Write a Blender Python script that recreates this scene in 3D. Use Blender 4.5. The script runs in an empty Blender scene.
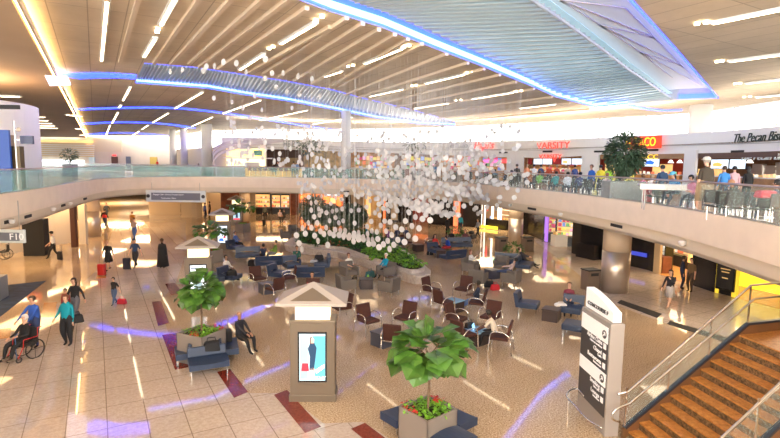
import bpy, bmesh, math, random
from mathutils import Vector, Matrix
from mathutils.geometry import tessellate_polygon
random.seed(7)
S=bpy.context.scene; COL=S.collection
pi=math.pi
# ---------- camera calibration ----------
FP=510.0; PT=math.atan(55/FP); RL=0.014; CZ=6.3
_U0=Vector((0,math.sin(PT),math.cos(PT))); _R0=Vector((1,0,0)); CF=Vector((0,math.cos(PT),-math.sin(PT)))
CR=_R0*math.cos(RL)+_U0*math.sin(RL); CU=_U0*math.cos(RL)-_R0*math.sin(RL)
def ray(px,py): return CF+CR*((px-390)/FP)+CU*((219-py)/FP)
def at(px,py,z=0.0):
    d=ray(px,py); t=(z-CZ)/d.z; return Vector((d.x*t,d.y*t,z))
def aty(px,py,Y):
    d=ray(px,py); t=Y/d.y; return Vector((d.x*t,Y,CZ+d.z*t))
cam_d=bpy.data.cameras.new('camera'); cam=bpy.data.objects.new('camera',cam_d); COL.objects.link(cam)
cam_d.sensor_width=36; cam_d.lens=36*FP/780; cam_d.clip_end=400
cam.matrix_world=Matrix(((CR.x,CU.x,-CF.x,0),(CR.y,CU.y,-CF.y,0),(CR.z,CU.z,-CF.z,CZ),(0,0,0,1)))
S.camera=cam
# ---------- materials ----------
_m={}
def mat(name,col,rough=.6,metal=0,emit=0,ecol=None,spec=None,alpha=1,trans=0,var=0,vs=8,coat=0,bump=0):
    if name in _m: return _m[name]
    m=bpy.data.materials.new(name); m.use_nodes=True; nt=m.node_tree; b=nt.nodes['Principled BSDF']
    c=(*col,1) if len(col)==3 else col
    b.inputs['Base Color'].default_value=c; b.inputs['Roughness'].default_value=rough; b.inputs['Metallic'].default_value=metal
    if spec is not None: b.inputs['Specular IOR Level'].default_value=spec
    if emit: b.inputs['Emission Color'].default_value=(*(ecol or col),1); b.inputs['Emission Strength'].default_value=emit
    if alpha<1: b.inputs['Alpha'].default_value=alpha
    if trans: b.inputs['Transmission Weight'].default_value=trans; b.inputs['IOR'].default_value=1.05
    if coat: b.inputs['Coat Weight'].default_value=coat; b.inputs['Coat Roughness'].default_value=.05
    if var or bump:
        tc=nt.nodes.new('ShaderNodeTexCoord'); n=nt.nodes.new('ShaderNodeTexNoise'); n.inputs['Scale'].default_value=vs; n.inputs['Detail'].default_value=4
        nt.links.new(tc.outputs['Object'],n.inputs['Vector'])
        if var:
            r=nt.nodes.new('ShaderNodeValToRGB'); r.color_ramp.elements[0].position=.35; r.color_ramp.elements[1].position=.65
            r.color_ramp.elements[0].color=(*[max(0,x*(1-var)) for x in col[:3]],1); r.color_ramp.elements[1].color=(*[min(1,x*(1+var)) for x in col[:3]],1)
            nt.links.new(n.outputs['Fac'],r.inputs['Fac']); nt.links.new(r.outputs['Color'],b.inputs['Base Color'])
        if bump:
            bp=nt.nodes.new('ShaderNodeBump'); bp.inputs['Strength'].default_value=bump; nt.links.new(n.outputs['Fac'],bp.inputs['Height']); nt.links.new(bp.outputs['Normal'],b.inputs['Normal'])
    _m[name]=m; return m
def granite(name,cols,rough=.1,scale=9,tile=None,rot=0,mortar=(.3,.27,.25),msize=.006,spec=.5):
    """speckled polished stone: cols = (dark, mid, light); tile=(w,h) adds fine joints"""
    m=bpy.data.materials.new(name); m.use_nodes=True; nt=m.node_tree; N=nt.nodes; L=nt.links; b=N['Principled BSDF']
    b.inputs['Roughness'].default_value=rough; b.inputs['Specular IOR Level'].default_value=spec
    tc=N.new('ShaderNodeTexCoord'); mp=N.new('ShaderNodeMapping'); mp.inputs['Rotation'].default_value=(0,0,rot); L.new(tc.outputs['Object'],mp.inputs['Vector'])
    n=N.new('ShaderNodeTexNoise'); n.inputs['Scale'].default_value=scale; n.inputs['Detail'].default_value=8; n.inputs['Roughness'].default_value=.75; L.new(mp.outputs['Vector'],n.inputs['Vector'])
    n2=N.new('ShaderNodeTexNoise'); n2.inputs['Scale'].default_value=.35; n2.inputs['Detail'].default_value=3; L.new(mp.outputs['Vector'],n2.inputs['Vector'])
    r=N.new('ShaderNodeValToRGB'); e=r.color_ramp.elements; e[0].position=.38; e[0].color=(*cols[0],1); e[1].position=.62; e[1].color=(*cols[2],1)
    q=e.new(.5); q.color=(*cols[1],1); L.new(n.outputs['Fac'],r.inputs['Fac'])
    mx=N.new('ShaderNodeMix'); mx.data_type='RGBA'; mx.blend_type='MULTIPLY'; mx.inputs['Factor'].default_value=.5
    r2=N.new('ShaderNodeValToRGB'); r2.color_ramp.elements[0].position=.3; r2.color_ramp.elements[1].position=.7; r2.color_ramp.elements[0].color=(.72,.7,.68,1); r2.color_ramp.elements[1].color=(1,1,1,1)
    L.new(n2.outputs['Fac'],r2.inputs['Fac']); L.new(r.outputs['Color'],mx.inputs['A']); L.new(r2.outputs['Color'],mx.inputs['B'])
    out=mx.outputs['Result']
    if tile:
        br=N.new('ShaderNodeTexBrick'); br.offset=0; br.inputs['Scale'].default_value=1; br.inputs['Brick Width'].default_value=tile[0]; br.inputs['Row Height'].default_value=tile[1]
        br.inputs['Mortar Size'].default_value=msize; br.inputs['Mortar Smooth'].default_value=.1; br.inputs['Color1'].default_value=(.93,.93,.93,1); br.inputs['Color2'].default_value=(1,1,1,1); br.inputs['Mortar'].default_value=(*mortar,1)
        L.new(mp.outputs['Vector'],br.inputs['Vector'])
        m2=N.new('ShaderNodeMix'); m2.data_type='RGBA'; m2.blend_type='MULTIPLY'; m2.inputs['Factor'].default_value=1
        L.new(out,m2.inputs['A']); L.new(br.outputs['Color'],m2.inputs['B']); out=m2.outputs['Result']
    L.new(out,b.inputs['Base Color']); _m[name]=m; return m
# ---------- mesh builder ----------
class MB:
    def __init__(s): s.v=[]; s.f=[]; s.mi=[]
    def add(s,vs,fs,mi=0,M=None):
        o=len(s.v)
        s.v+=[tuple(M@Vector(p)) if M else tuple(p) for p in vs]
        for k in fs: s.f.append([o+i for i in k]); s.mi.append(mi)
        return s
    def box(s,c,d,rz=0,mi=0,rx=0,ry=0,taper=1):
        x,y,z=d[0]/2,d[1]/2,d[2]/2; t=taper
        vs=[(-x,-y,-z),(x,-y,-z),(x,y,-z),(-x,y,-z),(-x*t,-y*t,z),(x*t,-y*t,z),(x*t,y*t,z),(-x*t,y*t,z)]
        M=Matrix.Translation(c)@Matrix.Rotation(rz,4,'Z')@Matrix.Rotation(ry,4,'Y')@Matrix.Rotation(rx,4,'X')
        return s.add(vs,[(0,3,2,1),(4,5,6,7),(0,1,5,4),(1,2,6,5),(2,3,7,6),(3,0,4,7)],mi,M)
    def seg(s,a,b,w,h,mi=0,up=(0,0,1)):
        a=Vector(a); b=Vector(b); d=(b-a); 
        if d.length<1e-6: return s
        d.normalize(); r=d.cross(Vector(up)); 
        if r.length<1e-5: r=Vector((1,0,0))
        r.normalize(); u=r.cross(d)
        vs=[]
        for p in (a,b):
            for i,j in ((-1,-1),(1,-1),(1,1),(-1,1)): vs.append(p+r*(w/2*i)+u*(h/2*j))
        return s.add(vs,[(0,1,2,3),(7,6,5,4),(0,4,5,1),(1,5,6,2),(2,6,7,3),(3,7,4,0)],mi)
    def tube(s,pts,r,n=8,mi=0,closed=False):
        pts=[Vector(p) for p in pts]; rs=r if isinstance(r,(list,tuple)) else [r]*len(pts)
        vs=[]; K=len(pts); prev=None
        for i,p in enumerate(pts):
            if closed: t=pts[(i+1)%K]-pts[i-1]
            else: t=pts[min(i+1,K-1)]-pts[max(i-1,0)]
            t.normalize()
            a=prev if prev is not None else (Vector((0,0,1)) if abs(t.z)<.9 else Vector((1,0,0)))
            a=a-t*a.dot(t); 
            if a.length<1e-4: a=Vector((0,1,0))-t*t.y
            a.normalize(); prev=a; b=t.cross(a)
            for k in range(n):
                an=2*pi*k/n; vs.append(p+(a*math.cos(an)+b*math.sin(an))*rs[i])
        fs=[]
        for i in range(K if closed else K-1):
            for k in range(n): fs.append((i*n+k,i*n+(k+1)%n,((i+1)%K)*n+(k+1)%n,((i+1)%K)*n+k))
        if not closed: fs.append(tuple(range(n))[::-1]); fs.append(tuple((K-1)*n+k for k in range(n)))
        return s.add(vs,fs,mi)
    def cyl(s,c,r,h,n=16,mi=0,r2=None): 
        return s.lathe([(r,0),(r if r2 is None else r2,h)],c,n,mi)
    def lathe(s,prof,c=(0,0,0),n=16,mi=0):
        vs=[(c[0]+r*math.cos(2*pi*k/n),c[1]+r*math.sin(2*pi*k/n),c[2]+z) for r,z in prof for k in range(n)]
        fs=[(i*n+k,i*n+(k+1)%n,(i+1)*n+(k+1)%n,(i+1)*n+k) for i in range(len(prof)-1) for k in range(n)]
        fs.append(tuple(range(n))[::-1]); fs.append(tuple((len(prof)-1)*n+k for k in range(n)))
        return s.add(vs,fs,mi)
    def ell(s,c,r,n=10,m=6,mi=0,M=None):
        vs=[(0,0,-1)]+[(math.cos(2*pi*k/n)*math.sin(pi*j/m),math.sin(2*pi*k/n)*math.sin(pi*j/m),-math.cos(pi*j/m)) for j in range(1,m) for k in range(n)]+[(0,0,1)]
        fs=[(0,1+(k+1)%n,1+k) for k in range(n)]
        for j in range(m-2):
            for k in range(n): fs.append((1+j*n+k,1+j*n+(k+1)%n,1+(j+1)*n+(k+1)%n,1+(j+1)*n+k))
        l=len(vs)-1; b=1+(m-2)*n
        fs+=[(b+k,b+(k+1)%n,l) for k in range(n)]
        T=Matrix.Translation(c)@(M or Matrix.Identity(4))@Matrix.Diagonal((*r,1))
        return s.add(vs,fs,mi,T)
    def prism(s,poly,z0,z1,mi=0,mi_side=None,caps=True):
        n=len(poly); vs=[(p[0],p[1],z0) for p in poly]+[(p[0],p[1],z1) for p in poly]
        tri=tessellate_polygon([[Vector((p[0],p[1],0)) for p in poly]])
        o=len(s.v); s.v+=vs
        if caps:
            for t in tri:
                a,b,c=[Vector(vs[i][:2]) for i in t]; cr=(b-a).cross(c-a) if False else (b.x-a.x)*(c.y-a.y)-(b.y-a.y)*(c.x-a.x)
                t=t if cr>0 else t[::-1]
                s.f.append([o+n+i for i in t]); s.mi.append(mi); s.f.append([o+i for i in t[::-1]]); s.mi.append(mi)
        for i in range(n):
            j=(i+1)%n; s.f.append([o+i,o+j,o+n+j,o+n+i]); s.mi.append(mi if mi_side is None else mi_side)
        return s
    def strip(s,pts,z0,z1,th=.1,mi=0):
        """vertical wall along plan polyline; z0/z1 numbers or lists"""
        K=len(pts); P=[Vector((p[0],p[1],0)) for p in pts]; nor=[]
        for i in range(K):
            t=P[min(i+1,K-1)]-P[max(i-1,0)]; nor.append(Vector((-t.y,t.x,0)).normalized())
        za=z0 if isinstance(z0,list) else [z0]*K; zb=z1 if isinstance(z1,list) else [z1]*K
        vs=[]
        for i in range(K):
            for sg in (0,1):
                q=P[i]+nor[i]*th*sg
                vs+= [(q.x,q.y,za[i]),(q.x,q.y,zb[i])]
        fs=[]
        for i in range(K-1):
            a=i*4;b=a+4
            fs+=[(a,b,b+1,a+1),(a+2,a+3,b+3,b+2),(a+1,b+1,b+3,a+3),(a,a+2,b+2,b)]
        fs+=[(0,1,3,2),((K-1)*4,(K-1)*4+2,(K-1)*4+3,(K-1)*4+1)]
        return s.add(vs,fs,mi)
    def build(s,name,mats,parent=None,smooth=False,bevel=0,loc=None,rz=0,label=None,cat=None,group=None,kind=None):
        me=bpy.data.meshes.new(name); me.from_pydata(s.v,[],s.f)
        if not isinstance(mats,(list,tuple)): mats=[mats]
        for m in mats: me.materials.append(m)
        if len(mats)>1: me.polygons.foreach_set('material_index',s.mi)
        bm=bmesh.new(); bm.from_mesh(me); bmesh.ops.recalc_face_normals(bm,faces=bm.faces); bm.to_mesh(me); bm.free()
        if smooth: me.polygons.foreach_set('use_smooth',[True]*len(me.polygons))
        me.update(); o=bpy.data.objects.new(name,me); COL.objects.link(o)
        if bevel:
            b=o.modifiers.new('b','BEVEL'); b.width=bevel; b.segments=2; b.limit_method='ANGLE'
        if loc is not None: o.location=loc
        o.rotation_euler.z=rz
        if parent: o.parent=parent
        return tag(o,label,cat,group,kind)
def tag(o,label=None,cat=None,group=None,kind=None):
    if label: o['label']=label
    if cat: o['category']=cat
    if group: o['group']=group
    if kind: o['kind']=kind
    return o
def thing(name,label,cat,loc=(0,0,0),rz=0,group=None):
    o=bpy.data.objects.new(name,None); COL.objects.link(o); o.location=loc; o.rotation_euler.z=rz; o.empty_display_size=.1
    return tag(o,label,cat,group)
def copy_tree(o,loc=None,rz=None,label=None,group=None,parent=None):
    c=o.copy(); COL.objects.link(c)
    if parent: c.parent=parent
    if loc is not None: c.location=loc
    if rz is not None: c.rotation_euler.z=rz
    if label: c['label']=label
    if group: c['group']=group
    for ch in o.children: copy_tree(ch,parent=c)
    return c
def struct(b,name,m,**k): return b.build(name,m,kind='structure',**k)
def text(s,m,loc,size,parent=None,rz=0,rx=pi/2,ext=.01,shear=0,align='CENTER',name='lettering',sx=1):
    c=bpy.data.curves.new(name,'FONT'); c.body=s; c.size=size; c.extrude=ext; c.align_x=align; c.align_y='CENTER'; c.shear=shear; c.materials.append(m); c.resolution_u=3
    o=bpy.data.objects.new(name,c); COL.objects.link(o); o.location=loc; o.rotation_euler=(rx,0,rz); o.scale=(sx,1,1)
    if parent: o.parent=parent
    return o
def A(deg): return math.radians(deg-90)   # heading (0=+x, 90=+y) for things modelled facing +y
def lerp(a,b,t): return a+(b-a)*t
def vdir(deg): return Vector((math.cos(math.radians(deg)),math.sin(math.radians(deg)),0))
def bez(pts,n=24):
    """Catmull-Rom through points"""
    P=[Vector(p) for p in pts]; out=[]
    for i in range(len(P)-1):
        p0=P[max(i-1,0)];p1=P[i];p2=P[i+1];p3=P[min(i+2,len(P)-1)]
        for k in range(n):
            t=k/n; out.append(.5*((2*p1)+(-p0+p2)*t+(2*p0-5*p1+4*p2-p3)*t*t+(-p0+3*p1-3*p2+p3)*t**3))
    out.append(P[-1]); return out
# palette
chrome=mat('chrome',(.75,.74,.72),.22,1); steel=mat('brushed_steel',(.5,.47,.44),.32,1); white=mat('white_paint',(.8,.79,.77),.5)
cream=mat('cream_panel',(.86,.73,.6),.45,var=.03,vs=1.5); cream2=mat('cream_soffit',(.74,.64,.51),.5); black=mat('black_gloss',(.012,.012,.014),.2); blackm=mat('black_matte',(.02,.02,.022),.7)
brownf=mat('brown_fabric',(.06,.018,.012),.8,var=.25,vs=60); bluef=mat('slate_blue_vinyl',(.023,.041,.088),.42,var=.08,vs=5); greyf=mat('grey_weave',(.13,.112,.1),.8,var=.2,vs=50)
tableg=mat('table_slate',(.06,.065,.095),.35); tabled=mat('table_espresso',(.05,.032,.03),.4); leafm=mat('fig_leaf',(.06,.15,.022),.38,var=.45,vs=2.5); leafd=mat('olive_leaf',(.1,.14,.09),.55,var=.35,vs=3)
leafb=mat('bright_groundcover',(.14,.33,.02),.5,var=.5,vs=9); leafk=mat('dark_groundcover',(.03,.12,.02),.55,var=.5,vs=6); bark=mat('bark',(.16,.1,.06),.85,var=.3,vs=20); soil=mat('soil',(.03,.02,.015),.95)
planterg=mat('planter_taupe',(.22,.19,.17),.5); redm=mat('red_plastic',(.5,.02,.02),.4); warm=mat('warm_lamp',(1,.8,.5),.5,emit=12,ecol=(1,.72,.4)); skyglow=mat('screen_white',(.8,.9,1),.4,emit=.6,ecol=(.75,.88,1))
# ---------- people ----------
SKINS={'l':(.62,.36,.25),'m':(.42,.22,.13),'d':(.12,.055,.035)}
def cloth(c): return mat('cloth_%02d_%02d_%02d'%tuple(int(x*99) for x in c),c,.8)
def ik(a,b,l1,l2,hint):
    a=Vector(a);b=Vector(b);d=b-a;L=d.length
    if L>(l1+l2)*.995: b=a+d*((l1+l2)*.995/L); d=b-a; L=d.length
    x=(l1*l1-l2*l2+L*L)/(2*L); h=math.sqrt(max(0,l1*l1-x*x)); n=d.normalized(); q=Vector(hint); q=q-n*q.dot(n); q.normalize()
    return a+n*x+q*h,b
PEND=[]
def sit_(p): return p.startswith('sit') or p=='recline'
def person(label,loc,ang,pose='stand',top=(.1,.1,.12),bot=(.02,.02,.03),hair=(.02,.015,.01),skin='l',shoe=(.02,.02,.02),sleeve=True,bare=False,long=False,hat=None,lean=None,hl=None,hr=None,fl=None,fr=None,sc=1.02,z=None,fingers=False,skirt=None,fat=1,group=None,hz=None,back=0):
    fat*=1.25 if z is None else 1.14
    sit=pose.startswith('sit') or pose=='recline'
    h=.53 if sit else .94
    if hz: h=hz
    ln={'stand':.02,'walk':.06,'sit':-.12,'recline':-.5,'sitfwd':.35,'bend':.75}.get(pose,0) if lean is None else lean
    if pose=='stand': FL,FR=(-.1,.02,.07),(.1,-.02,.07); HL,HR=(-.24,.06,.82),(.24,.06,.82)
    elif pose=='walk': FL,FR=(-.09,.30,.08),(.09,-.30,.14); HL,HR=(-.25,-.16,.86),(.25,.22,.9)
    elif pose=='bend': FL,FR=(-.12,.05,.07),(.12,-.05,.07); HL,HR=(-.15,.5,.8),(.15,.5,.8)
    elif pose=='recline': FL,FR=(-.1,.95,.35),(.12,.9,.33); HL,HR=(-.1,.28,.72),(.1,.28,.72)
    else: FL,FR=(-.12,.5,.07),(.13,.55,.07); HL,HR=(-.1,.33,.68),(.1,.33,.68)
    if hl: HL=hl
    if hr: HR=hr
    if fl: FL=fl
    if fr: FR=fr
    Rm=Matrix.Rotation(-ln,3,'X')
    def up(x,y,dz): return Rm@Vector((x,y,dz))+Vector((0,0,h))
    V=[];E_=[];R=[];C=[]
    def v(p,r,par=None,c=None):
        V.append(tuple(p)); R.append(r if isinstance(r,tuple) else (r,r)); i=len(V)-1
        if par is not None: E_.append((par,i)); C.append((par,i,c))
        return i
    pe=v((0,0,h),(.125*fat,.115*fat)); be=v(up(0,0,.16),(.12*fat,.11*fat),pe,'t'); ch=v(up(0,0,.34),(.135*fat,.115*fat),be,'t')
    nb=v(up(0,.0,.48),.075,ch,'t'); nk=v(up(0,.015,.555),.05,nb,'s'); h1=v(up(0,.035,.62),.066,nk,'s'); h2=v(up(0,.03,.70),.086,h1,'s'); h3=v(up(0,.02,.765),.058,h2,'s')
    for sg,Hn in ((-1,HL),(1,HR)):
        sh=up(.165*sg*(.9+.1*fat),0,.445); s_=v(sh,.06,ch,'t')
        el,wr=ik(sh,Hn,.29,.26,(.5*sg,-.6,-.6)); e=v(el,.045,s_,'t'); w=v(wr,.028,e,'t' if sleeve else 's')
        d=(wr-el).normalized(); pm=v(wr+d*.07,(.034,.03),w,'s')
        if fingers:
            side=d.cross(Vector((0,0,1))); side=side.normalized() if side.length>.1 else Vector((1,0,0)); dn=side.cross(d)*-1
            if dn.z>0: dn=-dn
            for k,(o,l) in enumerate(((-.027,.062),(-.009,.075),(.009,.07),(.026,.055))):
                b0=wr+d*.10+side*o; q1=v(b0,.0095,pm,'s'); q2=v(b0+(d*.8+dn*.3)*l*.6,.0085,q1,'s'); v(b0+(d*.8+dn*.3)*l*.6+(d*.4+dn*.8)*l*.45,.007,q2,'s')
            t1=v(wr+d*.045-side*.04*sg,.011,w,'s'); v(wr+d*.085-side*.055*sg+dn*.015,.009,t1,'s')
        else: v(wr+d*.14+Vector((0,0,-.02)),(.026,.022),pm,'s')
    for sg,Fn in ((-1,FL),(1,FR)):
        hp=Vector((.09*sg*fat,0,h-.04)); hi=v(hp,.095*fat,pe,'b')
        kn,an=ik(hp,Fn,.43,.42,(.12*sg,1,.15 if sit else 0)); k=v(kn,.062*fat,hi,'b'); a=v(an,.04,k,'s' if bare else 'b')
        yt=.15 if not sit else .15
        v(an+Vector((0,yt*.9,-.035 if an.z<.2 else .06)),.036,a,'f')
    me=bpy.data.meshes.new('person_body'); me.from_pydata(V,E_,[]); o=bpy.data.objects.new('body_skel',me); COL.objects.link(o)
    m=o.modifiers.new('s','SKIN'); m.use_smooth_shade=True; m.branch_smoothing=.4
    sk=me.skin_vertices[0].data
    for i,r in enumerate(R): sk[i].radius=r
    sk[0].use_root=True
    m2=o.modifiers.new('d','SUBSURF'); m2.levels=1; m2.render_levels=1
    PEND.append((o,V,R,C,dict(label=label,loc=Vector(loc) if z is None else Vector((loc[0],loc[1],z)),ang=ang,top=top,bot=bot,hair=hair,skin=skin,shoe=shoe,long=long,hat=hat,sc=sc,skirt=skirt,head=up(0,.03,.69),Rm=Rm,h=h,group=group,back=back,nb=up(0,0,.4))))
def flush_people():
    bpy.context.view_layer.update(); dg=bpy.context.evaluated_depsgraph_get()
    for o,V,R,C,d in PEND:
        me=bpy.data.meshes.new_from_object(o.evaluated_get(dg)); VV=[Vector(p) for p in V]
        ms=[cloth(d['top']),cloth(d['bot']),mat('skin_'+d['skin'],SKINS[d['skin']],.5),cloth(d['shoe']),mat('eye_dark',(.01,.008,.006),.3),mat('lips',(.35,.1,.08),.5)]
        me.materials.clear()
        for m in ms: me.materials.append(m)
        idx={'t':0,'b':1,'s':2,'f':3}
        for p in me.polygons:
            c=p.center; best=9e9;bc='t'
            for a,b,k in C:
                A_,B_=VV[a],VV[b]; ab=B_-A_; t=max(0,min(1,(c-A_).dot(ab)/max(ab.length_squared,1e-9))); q=(c-(A_+ab*t)).length/(R[a][0]*(1-t)+R[b][0]*t)
                if q<best: best=q;bc=k
            if bc=='t' and c.z<d['h']+.03 and (c-VV[0]).length<.22: bc='b'
            p.material_index=idx[bc]; p.use_smooth=True
        # face: eyes, nose, mouth, ears joined to the head
        bm=bmesh.new(); bm.from_mesh(me); H=d['head']; Rm4=d['Rm'].to_4x4()
        def blob(off,r,mi):
            M=Matrix.Translation(H)@Rm4@Matrix.Translation(off)@Matrix.Diagonal((*r,1))
            g=bmesh.ops.create_icosphere(bm,subdivisions=1,radius=1,matrix=M)
            for vv in g['verts']:
                for f in vv.link_faces: f.material_index=mi; f.smooth=True
        for sg in (-1,1): blob((.03*sg,.075,.0),(.012,.008,.008),4); blob((.082*sg,-.01,-.01),(.012,.02,.03),2)
        blob((0,.085,-.025),(.012,.02,.022),2); blob((0,.072,-.062),(.022,.008,.006),5)
        bm.to_mesh(me); bm.free()
        me.name='person'; n=bpy.data.objects.new('person',me); COL.objects.link(n)
        n.location=d['loc']+(vdir(d['ang'])*(-d['back']) if d['back'] else Vector((0,0,0))); n.rotation_euler.z=A(d['ang']); n.scale=(d['sc'],)*3
        tag(n,d['label'],'person',d['group'])
        bpy.data.objects.remove(o)
        # hair
        hb=MB(); hb.ell((0,0,0),(.098,.108,.105),12,8)
        keep=[]
        for f in hb.f:
            c=sum((Vector(hb.v[i]) for i in f),Vector())/len(f)
            if c.y<.035 and c.z>-.06 or c.z>.05: keep.append(f)
        hb.f=keep; hb.mi=[0]*len(keep); M=Matrix.Translation(H+d['Rm']@Vector((0,-.012,.018)))@Rm4
        hb.v=[tuple(M@Vector(p)) for p in hb.v]
        if d['long']: hb.ell(H+d['Rm']@Vector((0,-.055,-.1)),(.095,.055,.15),10,7,M=Rm4)
        if d['hair'] is not None: hb.build('hair',mat('hair_%02d%02d%02d'%tuple(int(x*99) for x in d['hair']),d['hair'],.6),n,smooth=True)
        if d['hat']:
            q=MB(); q.ell(H+d['Rm']@Vector((0,-.01,.05)),(.108,.118,.08),12,6,M=Rm4); q.ell(H+d['Rm']@Vector((0,.06,.035)),(.1,.13,.012),12,4,M=Rm4); q.build('hat',cloth(d['hat']),n,smooth=True)
        if d['skirt']:
            c,zt,zb,r0,r1=d['skirt']; q=MB(); q.lathe([(r1,zb),(lerp(r1,r0,.6),lerp(zb,zt,.5)),(r0,zt)],(0,0,0),16); q.build('skirt',cloth(c),n,smooth=True)
    PEND.clear()
# ---------- furniture prototypes (first placement moves the prototype, then copies) ----------
PROTO={}
SCL={'brown':1.2,'club':1.16,'bench':1.14,'lounge':1.18,'tg':1.12,'td':1.12,'tb':1.12}
def place(kind,make,loc,ang,label,group=None,z=0):
    loc=(loc[0],loc[1],z if len(loc)<3 else loc[2])
    if kind not in PROTO:
        o=make(); PROTO[kind]=o; o.scale=(SCL.get(kind,1),)*3; o.location=loc; o.rotation_euler.z=A(ang); o['label']=label
        if group: o['group']=group
        return o
    return copy_tree(PROTO[kind],loc,A(ang),label,group)
def mk_brown():
    t=thing('armchair','x','chair')
    MB().box((0,.02,.42),(.52,.52,.09)).build('seat',brownf,t,bevel=.03)
    MB().box((0,-.25,.66),(.52,.07,.46),rx=.2).build('backrest',brownf,t,bevel=.025)
    for sg in (-1,1):
        x=.31*sg
        MB().tube(bez([(x,.30,0),(x,.27,.35),(x,.24,.56),(x,.12,.64),(x,-.12,.63),(x,-.27,.52),(x*.92,-.3,.42)],6),.016,8).build('armrest_frame',chrome,t,smooth=True)
        MB().tube([(x*.92,-.28,.5),(x*.95,-.36,0)],.016,8).build('leg',chrome,t,smooth=True)
    MB().tube([(-.3,-.3,.4),(.3,-.3,.4)],.012,8).tube([(-.3,.26,.36),(.3,.26,.36)],.012,8).build('stretcher',chrome,t)
    return t
def _lounge(w,back=True):
    t=thing('lounge_bench' if w>1 else 'lounge_chair','x','bench' if w>1 else 'chair')
    MB().box((0,.03,.34),(w,.68,.2)).build('seat',bluef,t,bevel=.04)
    if back:
        b=MB(); n=14; y0,y1=-.40,-.26
        # back slab with a lens shaped slot low down
        for i in range(n):
            xa=-w/2+w*i/n; xb=-w/2+w*(i+1)/n
            def sl(x): 
                u=x/(w*.36); return .075*(1-u*u) if abs(u)<1 else 0
            for zA,zB in (((.26,.26),(.5-sl(xa),.5-sl(xb))),((.5+sl(xa)*.25,.5+sl(xb)*.25),(.76,.76))):
                def sh(z): return -(z-.3)*.2
                vs=[(xa,y0+sh(zA[0]),zA[0]),(xb,y0+sh(zA[1]),zA[1]),(xb,y1+sh(zA[1]),zA[1]),(xa,y1+sh(zA[0]),zA[0]),(xa,y0+sh(zB[0]),zB[0]),(xb,y0+sh(zB[1]),zB[1]),(xb,y1+sh(zB[1]),zB[1]),(xa,y1+sh(zB[0]),zB[0])]
                b.add(vs,[(0,3,2,1),(4,5,6,7),(0,1,5,4),(1,2,6,5),(2,3,7,6),(3,0,4,7)])
        b.build('backrest',bluef,t)
    for x in (-w/2+.08,w/2-.08):
        for y in (-.28,.32): MB().cyl((x,y,0),.02,.25,8).build('leg',chrome,t)
    return t
def mk_bench(): return _lounge(1.35)
def mk_lounge(): return _lounge(.72)
def mk_club():
    t=thing('club_chair','x','chair')
    MB().box((0,.05,.33),(.5,.58,.2)).build('seat',greyf,t,bevel=.03)
    MB().box((0,-.29,.5),(.72,.13,.62),rx=.08).build('backrest',greyf,t,bevel=.03)
    for sg in (-1,1): MB().box((.31*sg,.04,.42),(.1,.62,.42)).build('armrest',greyf,t,bevel=.02)
    for x in (-.3,.3):
        for y in (-.28,.3): MB().box((x,y,.11),(.035,.035,.22)).build('leg',steel,t)
    return t
def mk_cube(top,body):
    def f():
        t=thing('cube_table','x','table'); MB().box((0,0,.2),(.56,.56,.4)).build('body',body,t,bevel=.01); MB().box((0,0,.425),(.6,.6,.05)).build('tabletop',top,t,bevel=.012); return t
    return f
lightblue=mat('table_blue_top',(.2,.38,.55),.25)
mk_tg=mk_cube(tableg,tableg); mk_td=mk_cube(tabled,tabled); mk_tb=mk_cube(lightblue,tabled)
# ---------- foliage ----------
def leaves(b,c,r,n,size,flat=1.0,seed=1,wid=.75,shell=.55,curl=.25):
    rnd=random.Random(seed)
    for i in range(n):
        while True:
            p=Vector((rnd.uniform(-1,1),rnd.uniform(-1,1),rnd.uniform(-1,1)))
            if shell<p.length<1: break
        q=Vector((p.x*r[0],p.y*r[1],p.z*r[2])); s=size*rnd.uniform(.7,1.2)
        out=Vector((p.x,p.y,p.z*.6+.1)).normalized(); tip=(out+Vector((rnd.uniform(-.5,.5),rnd.uniform(-.5,.5),rnd.uniform(-.7,.1)*flat))).normalized()
        side=tip.cross(Vector((rnd.uniform(-.3,.3),rnd.uniform(-.3,.3),1))).normalized(); nrm=side.cross(tip)
        a=Vector(c)+q
        vs=[a,a+tip*s*.3+side*s*wid*.38+nrm*s*.05,a+tip*s*.7+side*s*wid*.5,a+tip*s-nrm*s*curl,a+tip*s*.7-side*s*wid*.5,a+tip*s*.3-side*s*wid*.38+nrm*s*.05,a+tip*s*.55-nrm*s*.06]
        b.add(vs,[(0,1,6),(1,2,6),(2,3,6),(3,4,6),(4,5,6),(5,0,6)])
def tuft(b,c,n,r,h,seed=0,w=.06):
    rnd=random.Random(seed)
    for i in range(n):
        an=rnd.uniform(0,2*pi); rr=r*math.sqrt(rnd.random()); base=Vector(c)+Vector((math.cos(an)*rr,math.sin(an)*rr,0)); d=Vector((rnd.uniform(-.6,.6),rnd.uniform(-.6,.6),1)).normalized()*h*rnd.uniform(.5,1.1)
        s=Vector((rnd.uniform(-1,1),rnd.uniform(-1,1),0)).normalized()*w
        b.add([base,base+d*.5+s,base+d,base+d*.5-s],[(0,1,2,3)])
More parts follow.
